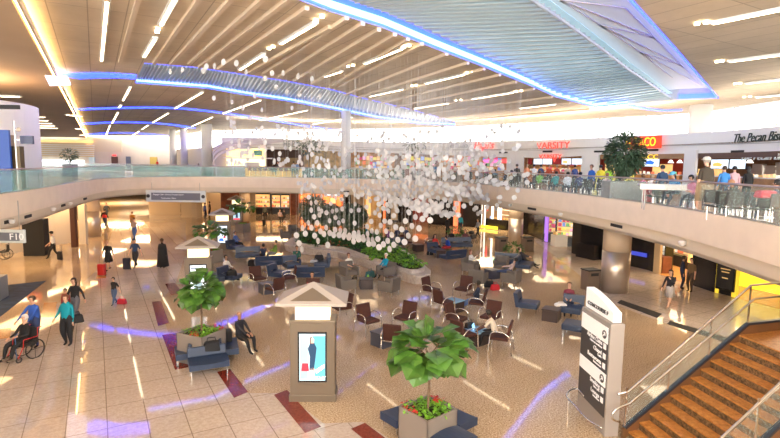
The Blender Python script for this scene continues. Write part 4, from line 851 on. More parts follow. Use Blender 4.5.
scr1=mat('poster_blue',(.5,.8,.95),.4,emit=.45,ecol=(.45,.78,.95)); scr2=mat('poster_white',(.85,.9,1),.4,emit=.6,ecol=(.75,.88,1)); pbl=mat('poster_navy',(.01,.04,.1),.4,emit=.12,ecol=(.05,.2,.4)); prd=mat('poster_red',(.7,.03,.05),.4,emit=.6,ecol=(.8,.03,.06)); psk=mat('poster_skin',(.7,.45,.35),.4,emit=.5,ecol=(.7,.42,.3)); pgy=mat('poster_grey',(.3,.4,.45),.4,emit=.4,ecol=(.3,.5,.6)); pwh=mat('poster_bright',(1,1,1),.4,emit=.6)
def art_dk(t):
    poly(t,[(.02,.62),(.32,.62),(.32,1.72),(.02,1.72)],-.320,mat('poster_teal',(.1,.4,.55),.4,emit=.45,ecol=(.1,.45,.65)))
    poly(t,[(-.3,.62),(-.12,.62),(-.1,1.7),(-.3,1.7)],-.320,pgy)
    poly(t,[(-.07,.85),(.04,.85),(.08,1.15),(.11,1.42),(.05,1.55),(-.05,1.55),(-.11,1.4),(-.06,1.2)],-.326,pbl); poly(t,[(-.06,.68),(-.02,.68),(0,.9),(-.05,.9)],-.326,psk); poly(t,[(.02,.66),(.06,.66),(.05,.9),(.01,.9)],-.326,psk)
    poly(t,[(-.04,1.54),(.04,1.54),(.05,1.64),(0,1.68),(-.045,1.64)],-.328,psk); poly(t,[(-.06,1.5),(-.03,1.54),(-.03,1.66),(.02,1.7),(-.05,1.7)],-.330,mat('poster_hair',(.15,.05,.02),.5),'poster_shape'); poly(t,[(-.27,.82),(-.08,.82),(-.1,1.02),(-.25,1.02)],-.330,prd); poly(t,[(.1,.75),(.3,.9),(.3,1.0),(.08,.85)],-.330,pwh)
    text('DKNY',pwh,(.16,-.335,.64),.13,t,ext=.003)
def art_face(t):
    poly(t,[(-.2,.6),(.2,.6),(.16,1.0),(.06,1.15),(-.06,1.15),(-.16,1.0)],-.326,pgy); poly(t,[(-.08,1.1),(.08,1.1),(.11,1.3),(.08,1.42),(-.08,1.42),(-.11,1.3)],-.330,psk); poly(t,[(-.13,1.3),(-.08,1.38),(.08,1.4),(.13,1.3),(.1,1.5),(0,1.56),(-.1,1.5)],-.334,pbl); poly(t,[(.08,1.1),(.22,1.3),(.16,1.36),(.04,1.16)],-.332,pgy); poly(t,[(-.3,1.62),(.3,1.62),(.3,1.66),(-.3,1.66)],-.330,pbl)
def art_txt(t):
    for k,z in enumerate((1.6,1.5,1.3,1.22)): poly(t,[(-.2,z),(.2-.05*k,z),(.2-.05*k,z+.04),(-.2,z+.04)],-.326,pgy)
    poly(t,[(-.25,.7),(.1,.68),(.0,.9),(-.2,.88)],-.326,mat('poster_royal',(.02,.15,.6),.4,emit=.6,ecol=(.02,.15,.8))); poly(t,[(.05,.9),(.22,.9),(.2,1.05),(.08,1.05)],-.326,prd)
def art_red(t): poly(t,[(-.3,.58),(.3,.58),(.3,.72),(-.3,.72)],-.326,prd); poly(t,[(-.1,.75),(.14,.75),(.1,1.5),(-.05,1.45)],-.326,pbl); poly(t,[(-.04,1.45),(.08,1.45),(.06,1.58),(-.02,1.58)],-.328,psk)
k1=F(312,402); kk=kiosk('nearest lit advertising kiosk showing a woman with a red bag',(k1.x,k1.y+.32),272,(scr1,art_dk)); kk.scale=(1.05,1.05,1.05); k2=F(200,303); kiosk('second lit advertising kiosk showing a person with raised arm',(k2.x,k2.y),282,(scr2,art_face)); k3=F(223,250); kiosk('third lit advertising kiosk with a mostly white screen',(k3.x,k3.y),285,(scr2,art_txt)); k4=F(237,225); kiosk('farthest lit advertising kiosk with red strip under its screen',(k4.x,k4.y),282,(scr1,art_red))
# ================= directory pylon =================
a=at(577,407); c=at(604,437); a=Vector((a.x,a.y,0)); c=Vector((c.x,c.y,0)); ctr=(a+c)/2; dr=(c-a); W_=dr.length; ax=math.atan2(dr.y,dr.x); dp=.34; nb=Vector((-dr.y,dr.x,0)).normalized()
t=thing('directory_sign','tall grey directory pylon headed CONCOURSE F at the foot of the stairs','sign',ctr+nb*dp/2,ax)
sg=mat('pylon_grey',(.36,.33,.31),.4,.2); sd=mat('pylon_charcoal',(.045,.045,.05),.4); sw=mat('pylon_white',(.82,.82,.82),.4,emit=.15)
MB().box((0,0,1.36),(W_,dp,2.72)).build('body',sg,t,bevel=.01); y=-dp/2-.012
MB().box((0,y,1.525),(W_*.93,.02,2.15)).build('text_panel',sd,t); tp=[o for o in t.children if o.name.startswith('text_panel')][0]
MB().box((0,y-.006,2.41),(W_*.93,.02,.38)).build('white_panel',sw,t); MB().box((0,y-.006,1.335),(W_*.93,.02,.33)).build('white_panel',sw,t)
b=MB(); n=8; pts=[(-W_/2+.02,2.74)]+[(lerp(-W_/2+.02,W_/2-.05,i/n),2.74+.5-.27*(i/n)**1.6-.0*(i/n)) for i in range(n+1)]+[(W_/2-.05,2.74)]
b.add([(x,-.1,z) for x,z in pts]+[(x,.1,z) for x,z in pts],[tuple(range(len(pts))),tuple(range(len(pts),2*len(pts)))[::-1]]+[(i,(i+1)%len(pts),len(pts)+(i+1)%len(pts),len(pts)+i) for i in range(len(pts))]); b.build('header_panel',sw,t)
text('CONCOURSE F',sd,(-.05,-.115,2.88),.135,t,sx=1.15)
R_=W_*.93/2
for z0,lines in ((2.27,(('Airline Clubs','Clubes de aerolíneas'),('Chapel','Capilla'),('Restaurants','Restaurantes'))),(1.2,(('Smoking','Salon para'),('Lounge','fumadores')))):
    text('',sw,(0,0,0),.1,t) if False else None
    q=MB().lathe([(.1,-.006),(.1,.006)],(0,0,0),20); o=q.build('arrow_disc',sd,tp); o.location=(R_-.16,y-.02,z0+.14); o.rotation_euler.x=pi/2
    q=MB(); q.seg((-.045,0,-.045),(.045,0,.045),.02,.012,up=(0,1,0)); q.seg((.045,0,.05),(-.02,0,.05),.02,.012,up=(0,1,0)); q.seg((.05,0,.045),(.05,0,-.02),.02,.012,up=(0,1,0)); o=q.build('arrow',sw,tp); o.location=(R_-.16,y-.03,z0+.14)
    z=z0-.06
    for big,small in lines:
        text(big,sw,(R_-.24,y-.018,z-.05),.15,tp,align='RIGHT',ext=.004); text(small,sw,(R_-.24,y-.018,z-.15),.075,tp,align='RIGHT',ext=.004)
        q=MB().box((R_-.12,y-.015,z-.08),(.12,.01,.13)).build('pictogram',sw,tp); z-=.235
# guard loop behind/around pylon base
p=ctr; t2=thing('floor_guard_rail','low looped steel guard rail around the pylon base','rail',(0,0,0))
L1=at(567,398,.75); L2=at(582,388,.75)
MB().tube(bez([tuple(at(x,y_,.55)) for x,y_ in ((584,396),(577,389),(569,391),(567,397),(574,405),(588,420),(602,428))],5),.022,8).build('guard_tube',chrome,t2,smooth=True); MB().tube([at(569,393,.55),at(569,393,.55)-Vector((0,0,.55))],.018,8).build('post',chrome,t2)
# ================= stairs =================
U_=Vector((math.cos(math.radians(18)),math.sin(math.radians(18)),0)); Wd=Vector((math.sin(math.radians(9)),-math.cos(math.radians(9)),0)); top=Vector((8.99,12.38,0)); NS=12; rise=2.2/NS; run=.295; SW=2.35
foot=top-U_*run*NS; t=thing('staircase','speckled granite staircase climbing at the lower corner beside the pylon','staircase',(0,0,0)); 
for i in range(NS+1):
    L=run+.02 if i<NS else 2.6
    p0=foot+U_*run*i; z=rise*(i+1) if i<NS else 2.2
    if i==NS: z=2.2
    a_=p0;b_=p0+U_*L;c_=b_+Wd*SW;d_=a_+Wd*SW
    b=MB(); b.add([(a_.x,a_.y,z-.03),(b_.x,b_.y,z-.03),(c_.x,c_.y,z-.03),(d_.x,d_.y,z-.03),(a_.x,a_.y,z),(b_.x,b_.y,z),(c_.x,c_.y,z),(d_.x,d_.y,z)],[(0,1,2,3),(4,5,6,7),(0,1,5,4),(1,2,6,5),(2,3,7,6),(3,0,4,7)]); b.build('tread' if i<NS else 'landing',stept,t)
    if i<NS:
        e=a_+U_*.015; g=d_+U_*.015; h_=U_*.03
        b=MB(); b.add([(e.x,e.y,z-rise),(g.x,g.y,z-rise),(g.x,g.y,z-.03),(e.x,e.y,z-.03),(e.x+h_.x,e.y+h_.y,z-rise),(g.x+h_.x,g.y+h_.y,z-rise),(g.x+h_.x,g.y+h_.y,z-.03),(e.x+h_.x,e.y+h_.y,z-.03)],[(0,1,2,3),(4,5,6,7),(0,1,5,4),(1,2,6,5),(2,3,7,6),(3,0,4,7)]); b.build('riser',stepr,t)
strm=mat('stringer_bronze',(.22,.11,.05),.35,.4); Z=Vector((0,0,1))
def side(o0,lab):
    b=MB(); f0=foot+o0; t0=top+o0; l0=t0+U_*2.6; n=-Wd if o0.length<1 else Wd; th=n*.08
    P_=[(f0-U_*.15,-.0,.24),(t0-U_*.05,1.98,2.42),(l0,1.9,2.42)]; vs=[]
    for p,za,zb in P_:
        for q in (p,p+th): vs+=[(q.x,q.y,max(0,za-.25)),(q.x,q.y,zb)]
    b.add(vs,[(0,4,5,1),(2,3,7,6),(1,5,7,3),(0,2,6,4),(0,1,3,2),(4,8,9,5),(6,7,11,10),(5,9,11,7),(4,6,10,8),(8,10,11,9)]); b.build('stringer',strm,t)
    r=thing('stair_railing',lab,'railing',(0,0,0)); off=th*.5
    MB().seg(f0+off+Z*.27-U_*.1,t0+off+Z*2.45,.1,.06).seg(t0+off+Z*2.45,l0+off+Z*2.45,.1,.06).build('base_shoe',mat('shoe_dark_steel',(.03,.035,.05),.4,.3),r)
    q=[f0+off-U_*.1,t0+off]; zs=[.3,2.48]; n_=3
    for k in range(n_):
        a=q[0].lerp(q[1],k/n_)+Z*lerp(*zs,k/n_); c=q[0].lerp(q[1],(k+1)/n_)+Z*lerp(*zs,(k+1)/n_); a2_=a+(c-a).normalized()*.02
        MB().add([a2_,c,c+Z*.82,a2_+Z*.82],[(0,1,2,3)]).build('glass_panel',glassc,r); MB().seg(a,a+Z*.95,.03,.03).build('post',chrome,r)
    MB().add([t0+off+Z*2.5,l0+off+Z*2.5,l0+off+Z*3.3,t0+off+Z*3.3],[(0,1,2,3)]).build('glass_panel',glassc,r); MB().seg(t0+off+Z*2.48,t0+off+Z*3.4,.03,.03).build('post',chrome,r)
    MB().tube([f0+off-U_*.35+Z*1.12,f0+off-U_*.05+Z*1.14,t0+off+Z*3.43,l0+off+Z*3.45],.028,10).build('guard_rail',chrome,r,smooth=True)
    i_=-n*.09
    MB().tube(bez([f0+i_-U_*.35+Z*.52,f0+i_-U_*.55+Z*.62,f0+i_-U_*.5+Z*.82,f0+i_-U_*.1+Z*.92],4)+[t0+i_+Z*3.12,l0+i_+Z*3.14],.025,10).build('handrail',chrome,r,smooth=True)
side(Vector((0,0,0)),'glass and steel stair railing on the pylon side of the stairs'); side(Wd*SW,'glass and steel stair railing on the near side of the stairs')
MB().prism([tuple((foot+U_*.4)[:2]),tuple((top)[:2]),tuple((top+Wd*SW)[:2]),tuple((foot+U_*.4+Wd*SW)[:2])],.0,.1).build('stair_base',strm,t)
# ================= columns =================
def column(px,py,d,zs,z0,z1,low,upm,name='column',pos=None,n=24):
    p=pos or at(px,py,z0); b=MB()
    if zs: b.cyl((p.x,p.y,z0),d/2,zs-z0,n,0); b.cyl((p.x,p.y,zs),d/2*.99,z1-zs,n,1)
    else: b.cyl((p.x,p.y,z0),d/2,z1-z0,n,1)
    o=b.build(name,[low,upm],kind='structure'); 
    for f in o.data.polygons: f.use_smooth=abs(f.normal.z)<.5
    return p
stc=mat('column_steel',(.55,.48,.42),.33,.75); tanc=mat('column_tan',(.6,.47,.34),.6)
for px,py,d in ((614,291,1.35),(93,236,1.25),(245,222,1.1),(515,244,1.15)): column(px,py,d,2.1,0,3.35,stc,tanc)
for px,Y,d in ((346,52,1.0),(207,72,1.5),(184,82,1.1),(173,86,1.1),(698,43,1.7)):
    p=aty(px,150,Y); column(0,0,d,None,4.65,11.55,white,white,pos=Vector((p.x,p.y,0)))
# ================= lower shops =================
LW=[(-30,56),(-22,57),(-17.4,61),(-12,61.5),(-7.2,60.8),(-3.5,57.5),(1,55),(8.5,51.5),(12.9,46.5),(13.3,36.5),(15.9,31.2),(16.6,25.7),(17.4,23.6),(18.6,20.5),(21,15),(23,9)]
LWv=[Vector((*p,0)) for p in LW]
def lw(px,back=0,z=0):
    d=ray(px,240); d=Vector((d.x,d.y,0)).normalized()
    for i in range(len(LWv)-1):
        a,c=LWv[i],LWv[i+1]; e=c-a; det=-d.x*e.y+d.y*e.x
        if abs(det)<1e-9: continue
        t=(-a.x*e.y+a.y*e.x)/det; u=(d.x*a.y-d.y*a.x)/det
        if -1e-6<=u<=1+1e-6 and t>0: q=d*(t+back); return Vector((q.x,q.y,z))
    q=d*(60+back); return Vector((q.x,q.y,z))
def lang(px): a=lw(px-2);c=lw(px+2); return math.atan2(c.y-a.y,c.x-a.x)
def lwall(p0,p1,m,back=0,z0=0,z1=3.35,name='wall_lower',n=4,th=.15):
    return struct(MB().strip([lw(lerp(p0,p1,k/n),back) for k in range(n+1)],z0,z1,th),name,m)
wood=mat('wood_red_brown',(.2,.06,.03),.5,var=.25,vs=2); orl=mat('restaurant_amber',(.6,.2,.06),.5,var=.4,vs=1.5); orf=mat('backlit_orange',(1,.3,.08),.5,emit=.45,ecol=(1,.22,.04)); gold2=mat('backlit_gold',(1,.7,.3),.5,emit=.45,ecol=(1,.6,.2)); yel2=mat('backlit_yellow',(1,.85,.1),.5,emit=.6,ecol=(1,.75,.02)); caset=mat('case_black',(.015,.012,.012),.3)
purp=mat('backlit_purple',(.4,.2,.6),.5,emit=.7,ecol=(.35,.15,.7)); grn=mat('exit_green',(.1,.8,.3),.5,emit=2,ecol=(.05,.8,.25)); whl=mat('backlit_white',(1,1,1),.5,emit=.8)
lwall(150,182,walltan,3,name='wall_lower_left');lwall(182,203,walltan);lwall(208,222,walltan,2);lwall(222,246,wood);lwall(246,256,walltan)
lwall(255,300,wood,4);lwall(291,298.5,wood,0,n=1);lwall(298,344,orl,4);lwall(343,350.5,walld,0,n=1);lwall(350,363,walltan,0,n=1);lwall(363,381,mat('yellow_lit_wall',(.75,.5,.15),.6),3);lwall(381,412,walld,.5);lwall(412,428,mat('dark_red_wall',(.25,.04,.02),.5),2);lwall(428,480,walld,.3)
lwall(478,523,mat('far_shop_wall',(.4,.28,.2),.6),5);lwall(522,544,walld);lwall(547,574,mat('candy_wall',(.7,.4,.2),.6,var=.3,vs=2),4.5);lwall(572,606,walld);lwall(632,656,walld,.1);lwall(655,661,walltan);lwall(661,700,wood,6);lwall(694,719,walld);lwall(719,722.5,mat('yellow_frame',(.8,.6,.05),.5,emit=.4,ecol=(1,.7,.05)),n=1);lwall(722,736,walld,.05,n=1);lwall(736,741,mat('yellow_frame',(.8,.6,.05)),n=1);lwall(741,800,mat('orange_wood_wall',(.45,.16,.04),.5,var=.3,vs=1.5),7,n=8)
struct(MB().prism([tuple(lw(p).xy) for p in (742,756,775,795)]+[tuple(lw(p,6.8).xy) for p in (795,775,756,742)],0,.012),'floor_shop',mat('shop_floor_orange',(.5,.2,.06),.3,var=.2,vs=3))
struct(MB().prism([tuple(lw(p).xy) for p in (661,680,695)]+[tuple(lw(p,5.8).xy) for p in (695,680,661)],0,.012),'floor_shop',mat('shop_floor_gold',(.6,.3,.1),.3,var=.2,vs=3))
def lbox(px,back,dz,z,m,name,label,cat,group=None,**k):
    p=lw(px,back); return MB().box((0,0,0),dz).build(name,m,loc=(p.x,p.y,z),rz=lang(px),label=label,cat=cat,group=group,bevel=.01)
# food cases left
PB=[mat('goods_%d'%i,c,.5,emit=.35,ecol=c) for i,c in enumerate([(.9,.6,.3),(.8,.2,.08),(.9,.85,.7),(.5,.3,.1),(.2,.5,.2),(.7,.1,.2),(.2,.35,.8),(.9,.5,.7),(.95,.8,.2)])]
rnd=random.Random(11); GOOD={}
def goods(p,ang,w,rows,cols,z0,dz,label,group,s=.22,pal=range(9),dy=-.18):
    for r in range(rows):
        for c in range(cols):
            k=rnd.choice(list(pal)); key=(k,rnd.randint(0,1)); x=-w/2+w*(c+.5)/cols; q=Vector((x*math.cos(ang)-dy*math.sin(ang),x*math.sin(ang)+dy*math.cos(ang),0)); q=Vector((x*math.cos(ang)+(-dy)*math.sin(ang)*1,x*math.sin(ang)+dy*math.cos(ang),0))
            if key not in GOOD: GOOD[key]=MB().box((0,0,.1),(.2,.14,.2),taper=.85 if key[1] else 1).build('goods_box',PB[k],bevel=.02); o=GOOD[key]
            else: o=GOOD[key].copy(); COL.objects.link(o)
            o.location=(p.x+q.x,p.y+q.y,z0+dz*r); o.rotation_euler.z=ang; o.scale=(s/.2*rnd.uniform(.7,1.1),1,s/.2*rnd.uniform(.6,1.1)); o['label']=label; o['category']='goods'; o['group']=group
def case(px,back,w,h,label,rows=3,cols=6,gl='small lit food item on a shelf of the dark food cases',gg='food in the dark cases',pal=(0,1,2,3),lit=gold2,z=0,ang=None):
    p=lw(px,back); a=lang(px) if ang is None else ang; t=thing('display_case',label,'display case',(p.x,p.y,z),a); b=MB(); b.box((0,.25,h/2),(w,.06,h)); b.box((-w/2,0,h/2),(.08,.55,h)).box((w/2,0,h/2),(.08,.55,h)).box((0,0,h),(w,.55,.1)).box((0,0,.35),(w,.55,.7)); b.build('frame',caset,t)
    MB().box((0,.2,h*.62),(w*.9,.02,h*.6)).build('lit_back',lit,t)
    for r in range(rows): MB().box((0,0,.85+r*(h-1.0)/rows),(w*.94,.45,.03)).build('shelf',steel,t)
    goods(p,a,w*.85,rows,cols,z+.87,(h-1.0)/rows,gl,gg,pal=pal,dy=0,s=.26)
case(263,1.0,1.9,2.6,'left black food case with lit shelves under the far walkway'); case(276.5,1.0,1.1,2.5,'middle black food case with lit shelves'); case(285.5,1.0,1.1,2.5,'right black food case with lit shelves',cols=4)
for px,w,h,z,m in ((304,.8,1.8,1.2,orf),(311,1.0,.5,2.2,orf),(318,1.2,1.2,1.0,gold2),(325,1.1,1.6,1.3,orf),(333,.9,.6,1.6,gold2),(339,.8,1.8,1.2,orf)):
    lbox(px,3.6,(w,.1,h),z,m,'glowing_panel','glowing amber panel inside the orange restaurant beneath the far walkway','lit panel','glowing panels of the orange restaurant')
lbox(321,2.2,(4.2,.6,1.1),.55,wood,'restaurant_counter','long red brown counter inside the orange restaurant','counter')
for px,l in ((329,'left round white hanging disc sign at the orange restaurant'),(336.5,'right round white hanging disc sign seen at an angle')):
    p=lw(px,-.3); t=thing('round_sign',l,'sign',(p.x,p.y,2.78),lang(px)+(.9 if px>333 else 0)); q=MB().lathe([(.33,-.04),(.33,.04)],(0,0,0),24); o=q.build('disc',whl,t); o.rotation_euler.x=pi/2; q=MB().lathe([(.1,-.05),(.1,.05)],(0,0,0),12); o=q.build('emblem',mat('sign_grey_soft',(.4,.42,.42),.5),t); o.rotation_euler.x=pi/2
lbox(347,-.1,(.5,.06,.2),2.95,grn,'exit_sign','small green exit sign on the black pier','sign'); lbox(368,1,(.5,.3,2.2),1.5,gold2,'glowing_column','glowing yellow column in the far shop behind the olive trees','lit panel'); lbox(384,.2,(.25,.2,3),1.6,orf,'orange_light_panel','thin vertical orange light panel behind the discs','lit panel')
for px,w in ((414,1.2),(419,.8),(424,1.0)): lbox(px,1.5,(w,.3,.5),1.6,orf,'red_display','dark red lit display deep behind the hanging discs','display','dark red displays behind the discs')
lbox(456,-.2,(.65,.12,2.6),1.35,mat('poster_flame',(1,.25,.12),.5,emit=1.0,ecol=(1,.16,.06),var=.5,vs=1.5),'flame_poster','tall flame orange poster against the black shop wall','poster')
lbox(394,.2,(.8,.1,2.0),1.2,walltan,'tan_door','tan door in the black wall behind the discs','door')
for px,w in ((480.5,.14),(484,.14),(491.5,.22),(497.5,.14),(500,.14)): lbox(px,1.2,(w,.1,3.1),1.6,whl,'light_bar','tall thin white light bar in the boutique left of the tan pillar','light','boutique light bars')
for k in range(5): lbox(505,3,(1.2,.3,.05),.8+k*.5,white,'wall_shelf','white wall shelf in the boutique beside the tan pillar','shelf','boutique wall shelves')
lbox(498,1.5,(2.6,.9,.95),.5,walld,'boutique_counter','black counter with dark goods inside the boutique','counter'); lbox(488,.2,(2.2,.1,.28),.2,yel2,'lit_plinth','glowing yellow low front of the boutique','lit panel')
goods(lw(498,1.5,0),lang(498),2.3,1,7,.98,.3,'small dark item standing on the black boutique counter','items on the boutique counter',pal=(3,1,6),dy=0)
lbox(486.5,.6,(.12,.1,1.2),2.4,mat('poster_red',(.7,.03,.05)),'red_banner','small red banner hanging in the boutique','banner'); lbox(494.5,.6,(.3,.1,.2),3.05,grn,'exit_sign','small green exit sign over the boutique','sign')
lbox(545.5,-.1,(.75,.15,2.9),1.5,purp,'purple_light_panel','tall purple and blue light panel left of the candy shop','lit panel')
for px,bk,cols in ((550,1.2,3),(555,2.6,5),(561,3.4,6),(567,2.6,5)):
    case(px,bk,cols*.35,2.4,{550:'candy shelf rack nearest the purple light panel',555:'second candy shelf rack from the purple panel',561:'deepest candy shelf rack in the shop',567:'candy shelf rack at the right of the shop'}[px],4,cols,'small coloured candy package on the racks of the bright shop','candy packages',range(9),ang=-.35)
lbox(559,.9,(1.0,1.0,.9),.45,white,'candy_counter','white candy counter with bright goods at the shop entrance','counter'); goods(lw(559,.9,0),0,.9,1,6,.92,.3,'bright candy jar shaped box on the white counter','boxes on the white candy counter',dy=0)
lbox(552,.4,(.35,.35,.35),2.9,whl,'shop_spotlight','bright white spotlight at the candy shop front','spotlight')
lbox(588,-.5,(1.6,.5,1.0),.5,walld,'black_cabinet','low black cabinet by the black wall left of the steel pillar','cabinet'); lbox(640,-.05,(1.1,.05,.25),.9,mat('blue_glow',(.05,.08,.4),.3,emit=.5,ecol=(.04,.06,.6)),'blue_light_patch','dim blue lit strip on the black glass wall','lit panel')
case(665,1.6,.9,2.8,'glowing white shelf case at the left of the wood shop',5,3,'small bottle shaped box on the wood shop shelves','items in the wood shop',(0,2,3),whl); case(676,5.0,3.2,2.2,'long wood shop wall shelf with lit bottles',3,10,'small bottle shaped box on the wood shop shelves','items in the wood shop',(0,1,2,3)); lbox(664,1.0,(.9,.6,1.0),.5,wood,'wood_counter','red brown counter at the left of the wood shop','counter'); lbox(692,3,(.25,.2,2.4),1.9,gold2,'glowing_column','golden lit column in the wood shop','lit panel')
p=lw(729,-.06); t=thing('poster_frame','black framed poster with a blue figure and gold lettering by the yellow column','poster',(p.x,p.y,0),lang(729)); MB().box((0,0,1.6),(.95,.08,2.7)).build('frame',black,t); MB().box((0,-.05,1.6),(.85,.01,2.5)).build('sheet',mat('poster_dark',(.03,.03,.035),.3),t)
poly(t,[(0,1.9),(.38,1.8),(.42,2.7),(.1,2.75),(-.02,2.4)],-.06,mat('poster_blue_figure',(.03,.18,.45),.4,emit=.35,ecol=(.03,.2,.55))); poly(t,[(-.3,2.2),(-.05,2.2),(-.1,2.6),(-.25,2.6)],-.065,mat('poster_fig_grey',(.35,.45,.5),.4)); 
for z,w in ((1.3,.5),(1.15,.4),(.85,.3)): poly(t,[(-w/2,z),(w/2,z),(w/2,z+.05),(-w/2,z+.05)],-.065,mat('poster_gold',(.7,.5,.2),.4,emit=.3,ecol=(.8,.5,.2)))
# yellow kiosk counter
p=at(782,296,0); t=thing('yellow_counter','glowing yellow service counter with black lettering beyond the stairs','counter',(p.x+.2,p.y+.9,0),lang(770)); MB().box((0,0,.75),(3.2,.9,1.5)).build('lit_front',yel2,t); MB().box((0,-.02,1.55),(3.3,1.0,.12)).build('worktop',blackm,t); MB().box((0,.1,1.95),(3.2,.7,.7)).build('back_sign',yel2,t); text('SXO',blackm,(-.85,-.28,1.97),.5,t)
# ================= left side, lower =================
p=at(33,256); MB().box((0,0,1.2),(1.25,.8,2.4)).build('black_cabinet',blackm,loc=(p.x,p.y+.4,0),rz=.2,bevel=.02,label='tall black cabinet by the beige wall behind the F10 sign',cat='cabinet')
p2=aty(33,226,p.y+.4); t=thing('red_display','red screen with coloured strip on top of the black cabinet','screen',(p2.x,p.y+.4,2.42),.2); MB().box((-.12,0,.32),(.85,.3,.6)).build('red_panel',mat('screen_red',(.7,.04,.02),.4,emit=.35,ecol=(.8,.03,.01)),t); MB().box((.5,0,.35),(.12,.3,.66)).build('colour_strip',mat('strip_navy',(.03,.05,.3),.5),t); MB().box((.38,0,.35),(.1,.3,.66)).build('yellow_strip',gyel,t)
bw=[Vector((-40,30,0)),Vector((-27.5,31.2,0)),Vector((-25.4,32.6,0)),Vector((-24.6,37.2,0)),Vector((-24.2,38.5,0))]; struct(MB().strip(bw,0,3.35,.2),'wall_lower_left',mat('wall_beige',(.62,.55,.47),.6)); 
p=at(75,247); MB().box((p.x,p.y,1.65),(.35,.3,3.3)).build('door_jamb',wallbr,label='dark brown metal doorway jamb at the end of the beige wall',cat='door frame'); p=at(80,245); MB().box((p.x,p.y+.5,1.65),(.5,.3,3.3)).build('pale_jamb',wallc,label='pale end panel beside the dark doorway jamb',cat='panel')
def hsign(label,a,c,Y,lines,arrows=True,txt=None):
    A_=aty(*a,Y);C_=aty(*c,Y); cx=(A_+C_)/2; w=abs(C_.x-A_.x); h=abs(C_.z-A_.z); t=thing('hanging_sign',label,'sign',(cx.x,Y,cx.z)); MB().box((0,0,0),(w,.12,h)).build('panel',mat('sign_silver',(.6,.6,.62),.4),t,bevel=.02); MB().box((0,-.07,-.02*h),(w*.82,.02,h*.62)).build('dark_band',mat('sign_slate',(.16,.17,.2),.4),t)
    for x in (-w*.4,w*.4): MB().cyl((x,0,h/2),.02,4.4-cx.z if cx.z<3.3 else .6,6).build('hanger',steel,t)
    return t,w,h
t,w,h=hsign('long silver directional hanging sign with arrows under the far walkway',(146,190),(206,202.5),40,2)
for z in (.12,-.14): text('Baggage Claim  Ground Transportation' if z>0 else 'Concourses  Gates',sw,(-w*.12,-.085,z*h*1.2),.15,t,ext=.003)
for x in (-w*.46,w*.46):
    q=MB().lathe([(.13*h*1.2,-.01),(.13*h*1.2,.01)],(0,0,0),16); o=q.build('arrow_disc',sd,t); o.location=(x,-.075,0); o.rotation_euler.x=pi/2
t,w,h=hsign('grey hanging gate sign reading F10 at the left edge',(-26,229),(25.5,243),20,1); text('F10',sw,(w*.36,-.09,-.02),.36,t,ext=.003,sx=1.1)
# ================= upper level left =================
C_=Vector((-27.6,28.5,0)); struct(MB().cyl((C_.x,C_.y,4.65),6.8,4.75,48),'wall_drum',mat('drum_white',(.8,.79,.76),.6)); 
b=MB().box((0,0,0),(.9,.1,.18)); p=aty(9,107,22.4); b.build('air_vent',blackm,loc=p,label='black slot vent high on the white drum wall',cat='vent')
p=at(-4,190,4.65); MB().box((0,0,1.5),(1.6,.12,3.0)).build('royal_blue_board',mat('royal_royal_blue_board',(.01,.06,.3),.4,emit=.1,ecol=(.01,.08,.5)),loc=(aty(2,180,24.5).x-.3,24.5,4.65),label='tall royal blue panel in front of the white drum wall',cat='panel')
q=aty(16.5,170,25.2); MB().box((q.x-.35,q.y,6.0),(.4,.5,2.9)).build('tan_pier',mat('pier_tan',(.3,.22,.17),.5),label='tan metal clad pier beside the blue panel',cat='pier'); q=aty(20,170,24.8); MB().box((q.x-.05,q.y,5.75),(.4,.3,2.3)).build('dark_bronze_box',mat('bronze_box',(.1,.07,.035),.4,.5),label='dark bronze box post between pier and screen',cat='post')
q=aty(27,140,24.3); t=thing('flight_screen','small dark flight information screen hung beside the tan pier','screen',(q.x,24.3,q.z)); MB().box((0,0,0),(.6,.1,.38)).build('display',mat('screen_navy',(.01,.015,.06),.3,emit=.03,ecol=(.05,.1,.5)),t); MB().seg((-.3,0,.0),(-.6,0,.0),.05,.05).build('bracket',steel,t)
q=aty(14.5,128,24); t=thing('camera_pole','thin pole with round white device above the flight screen','pole',(q.x,24,4.65)); MB().cyl((0,0,0),.03,3.4,8).build('pole',steel,t); MB().seg((0,0,3.0),(.2,0,3.0),.03,.03).build('arm',steel,t); MB().ell((.2,-.02,3.0),(.11,.08,.11)).build('round_device',mat('device_tan',(.6,.52,.42),.4),t,smooth=True)
def pottree(px,py,Y,h,r,label,nl=250,ls=.3,pot=.8):
    v=aty(px,py,Y); t=thing('potted_tree',label,'potted tree',(v.x,Y,4.65)); MB().box((0,0,pot/2),(pot,pot,pot),taper=1.1).build('pot',mat('pot_grey',(.3,.33,.34),.5),t,bevel=.02); MB().tube([(0,0,pot),(0,0,h-r)],.06,6).build('trunk',bark,t); g=MB(); leaves(g,(0,0,h-r*.8),(r,r,r*.8),nl,ls,seed=int(px),shell=.1,wid=.4); g.build('foliage',leafd,t); return t
pottree(70,165,62,2.9,.85,'round potted tree by the far window strip on the upper floor',200,.35,1.1); pottree(28,165,50,3.6,1.0,'thin potted tree beside the white drum wall',70,.25,.8); pottree(309,160,56,4.6,1.3,'green potted tree right of the bar',260,.4,1.2); pottree(415,160,50,4.4,1.0,'tall slim potted tree behind the hanging discs',200,.35,1.0)
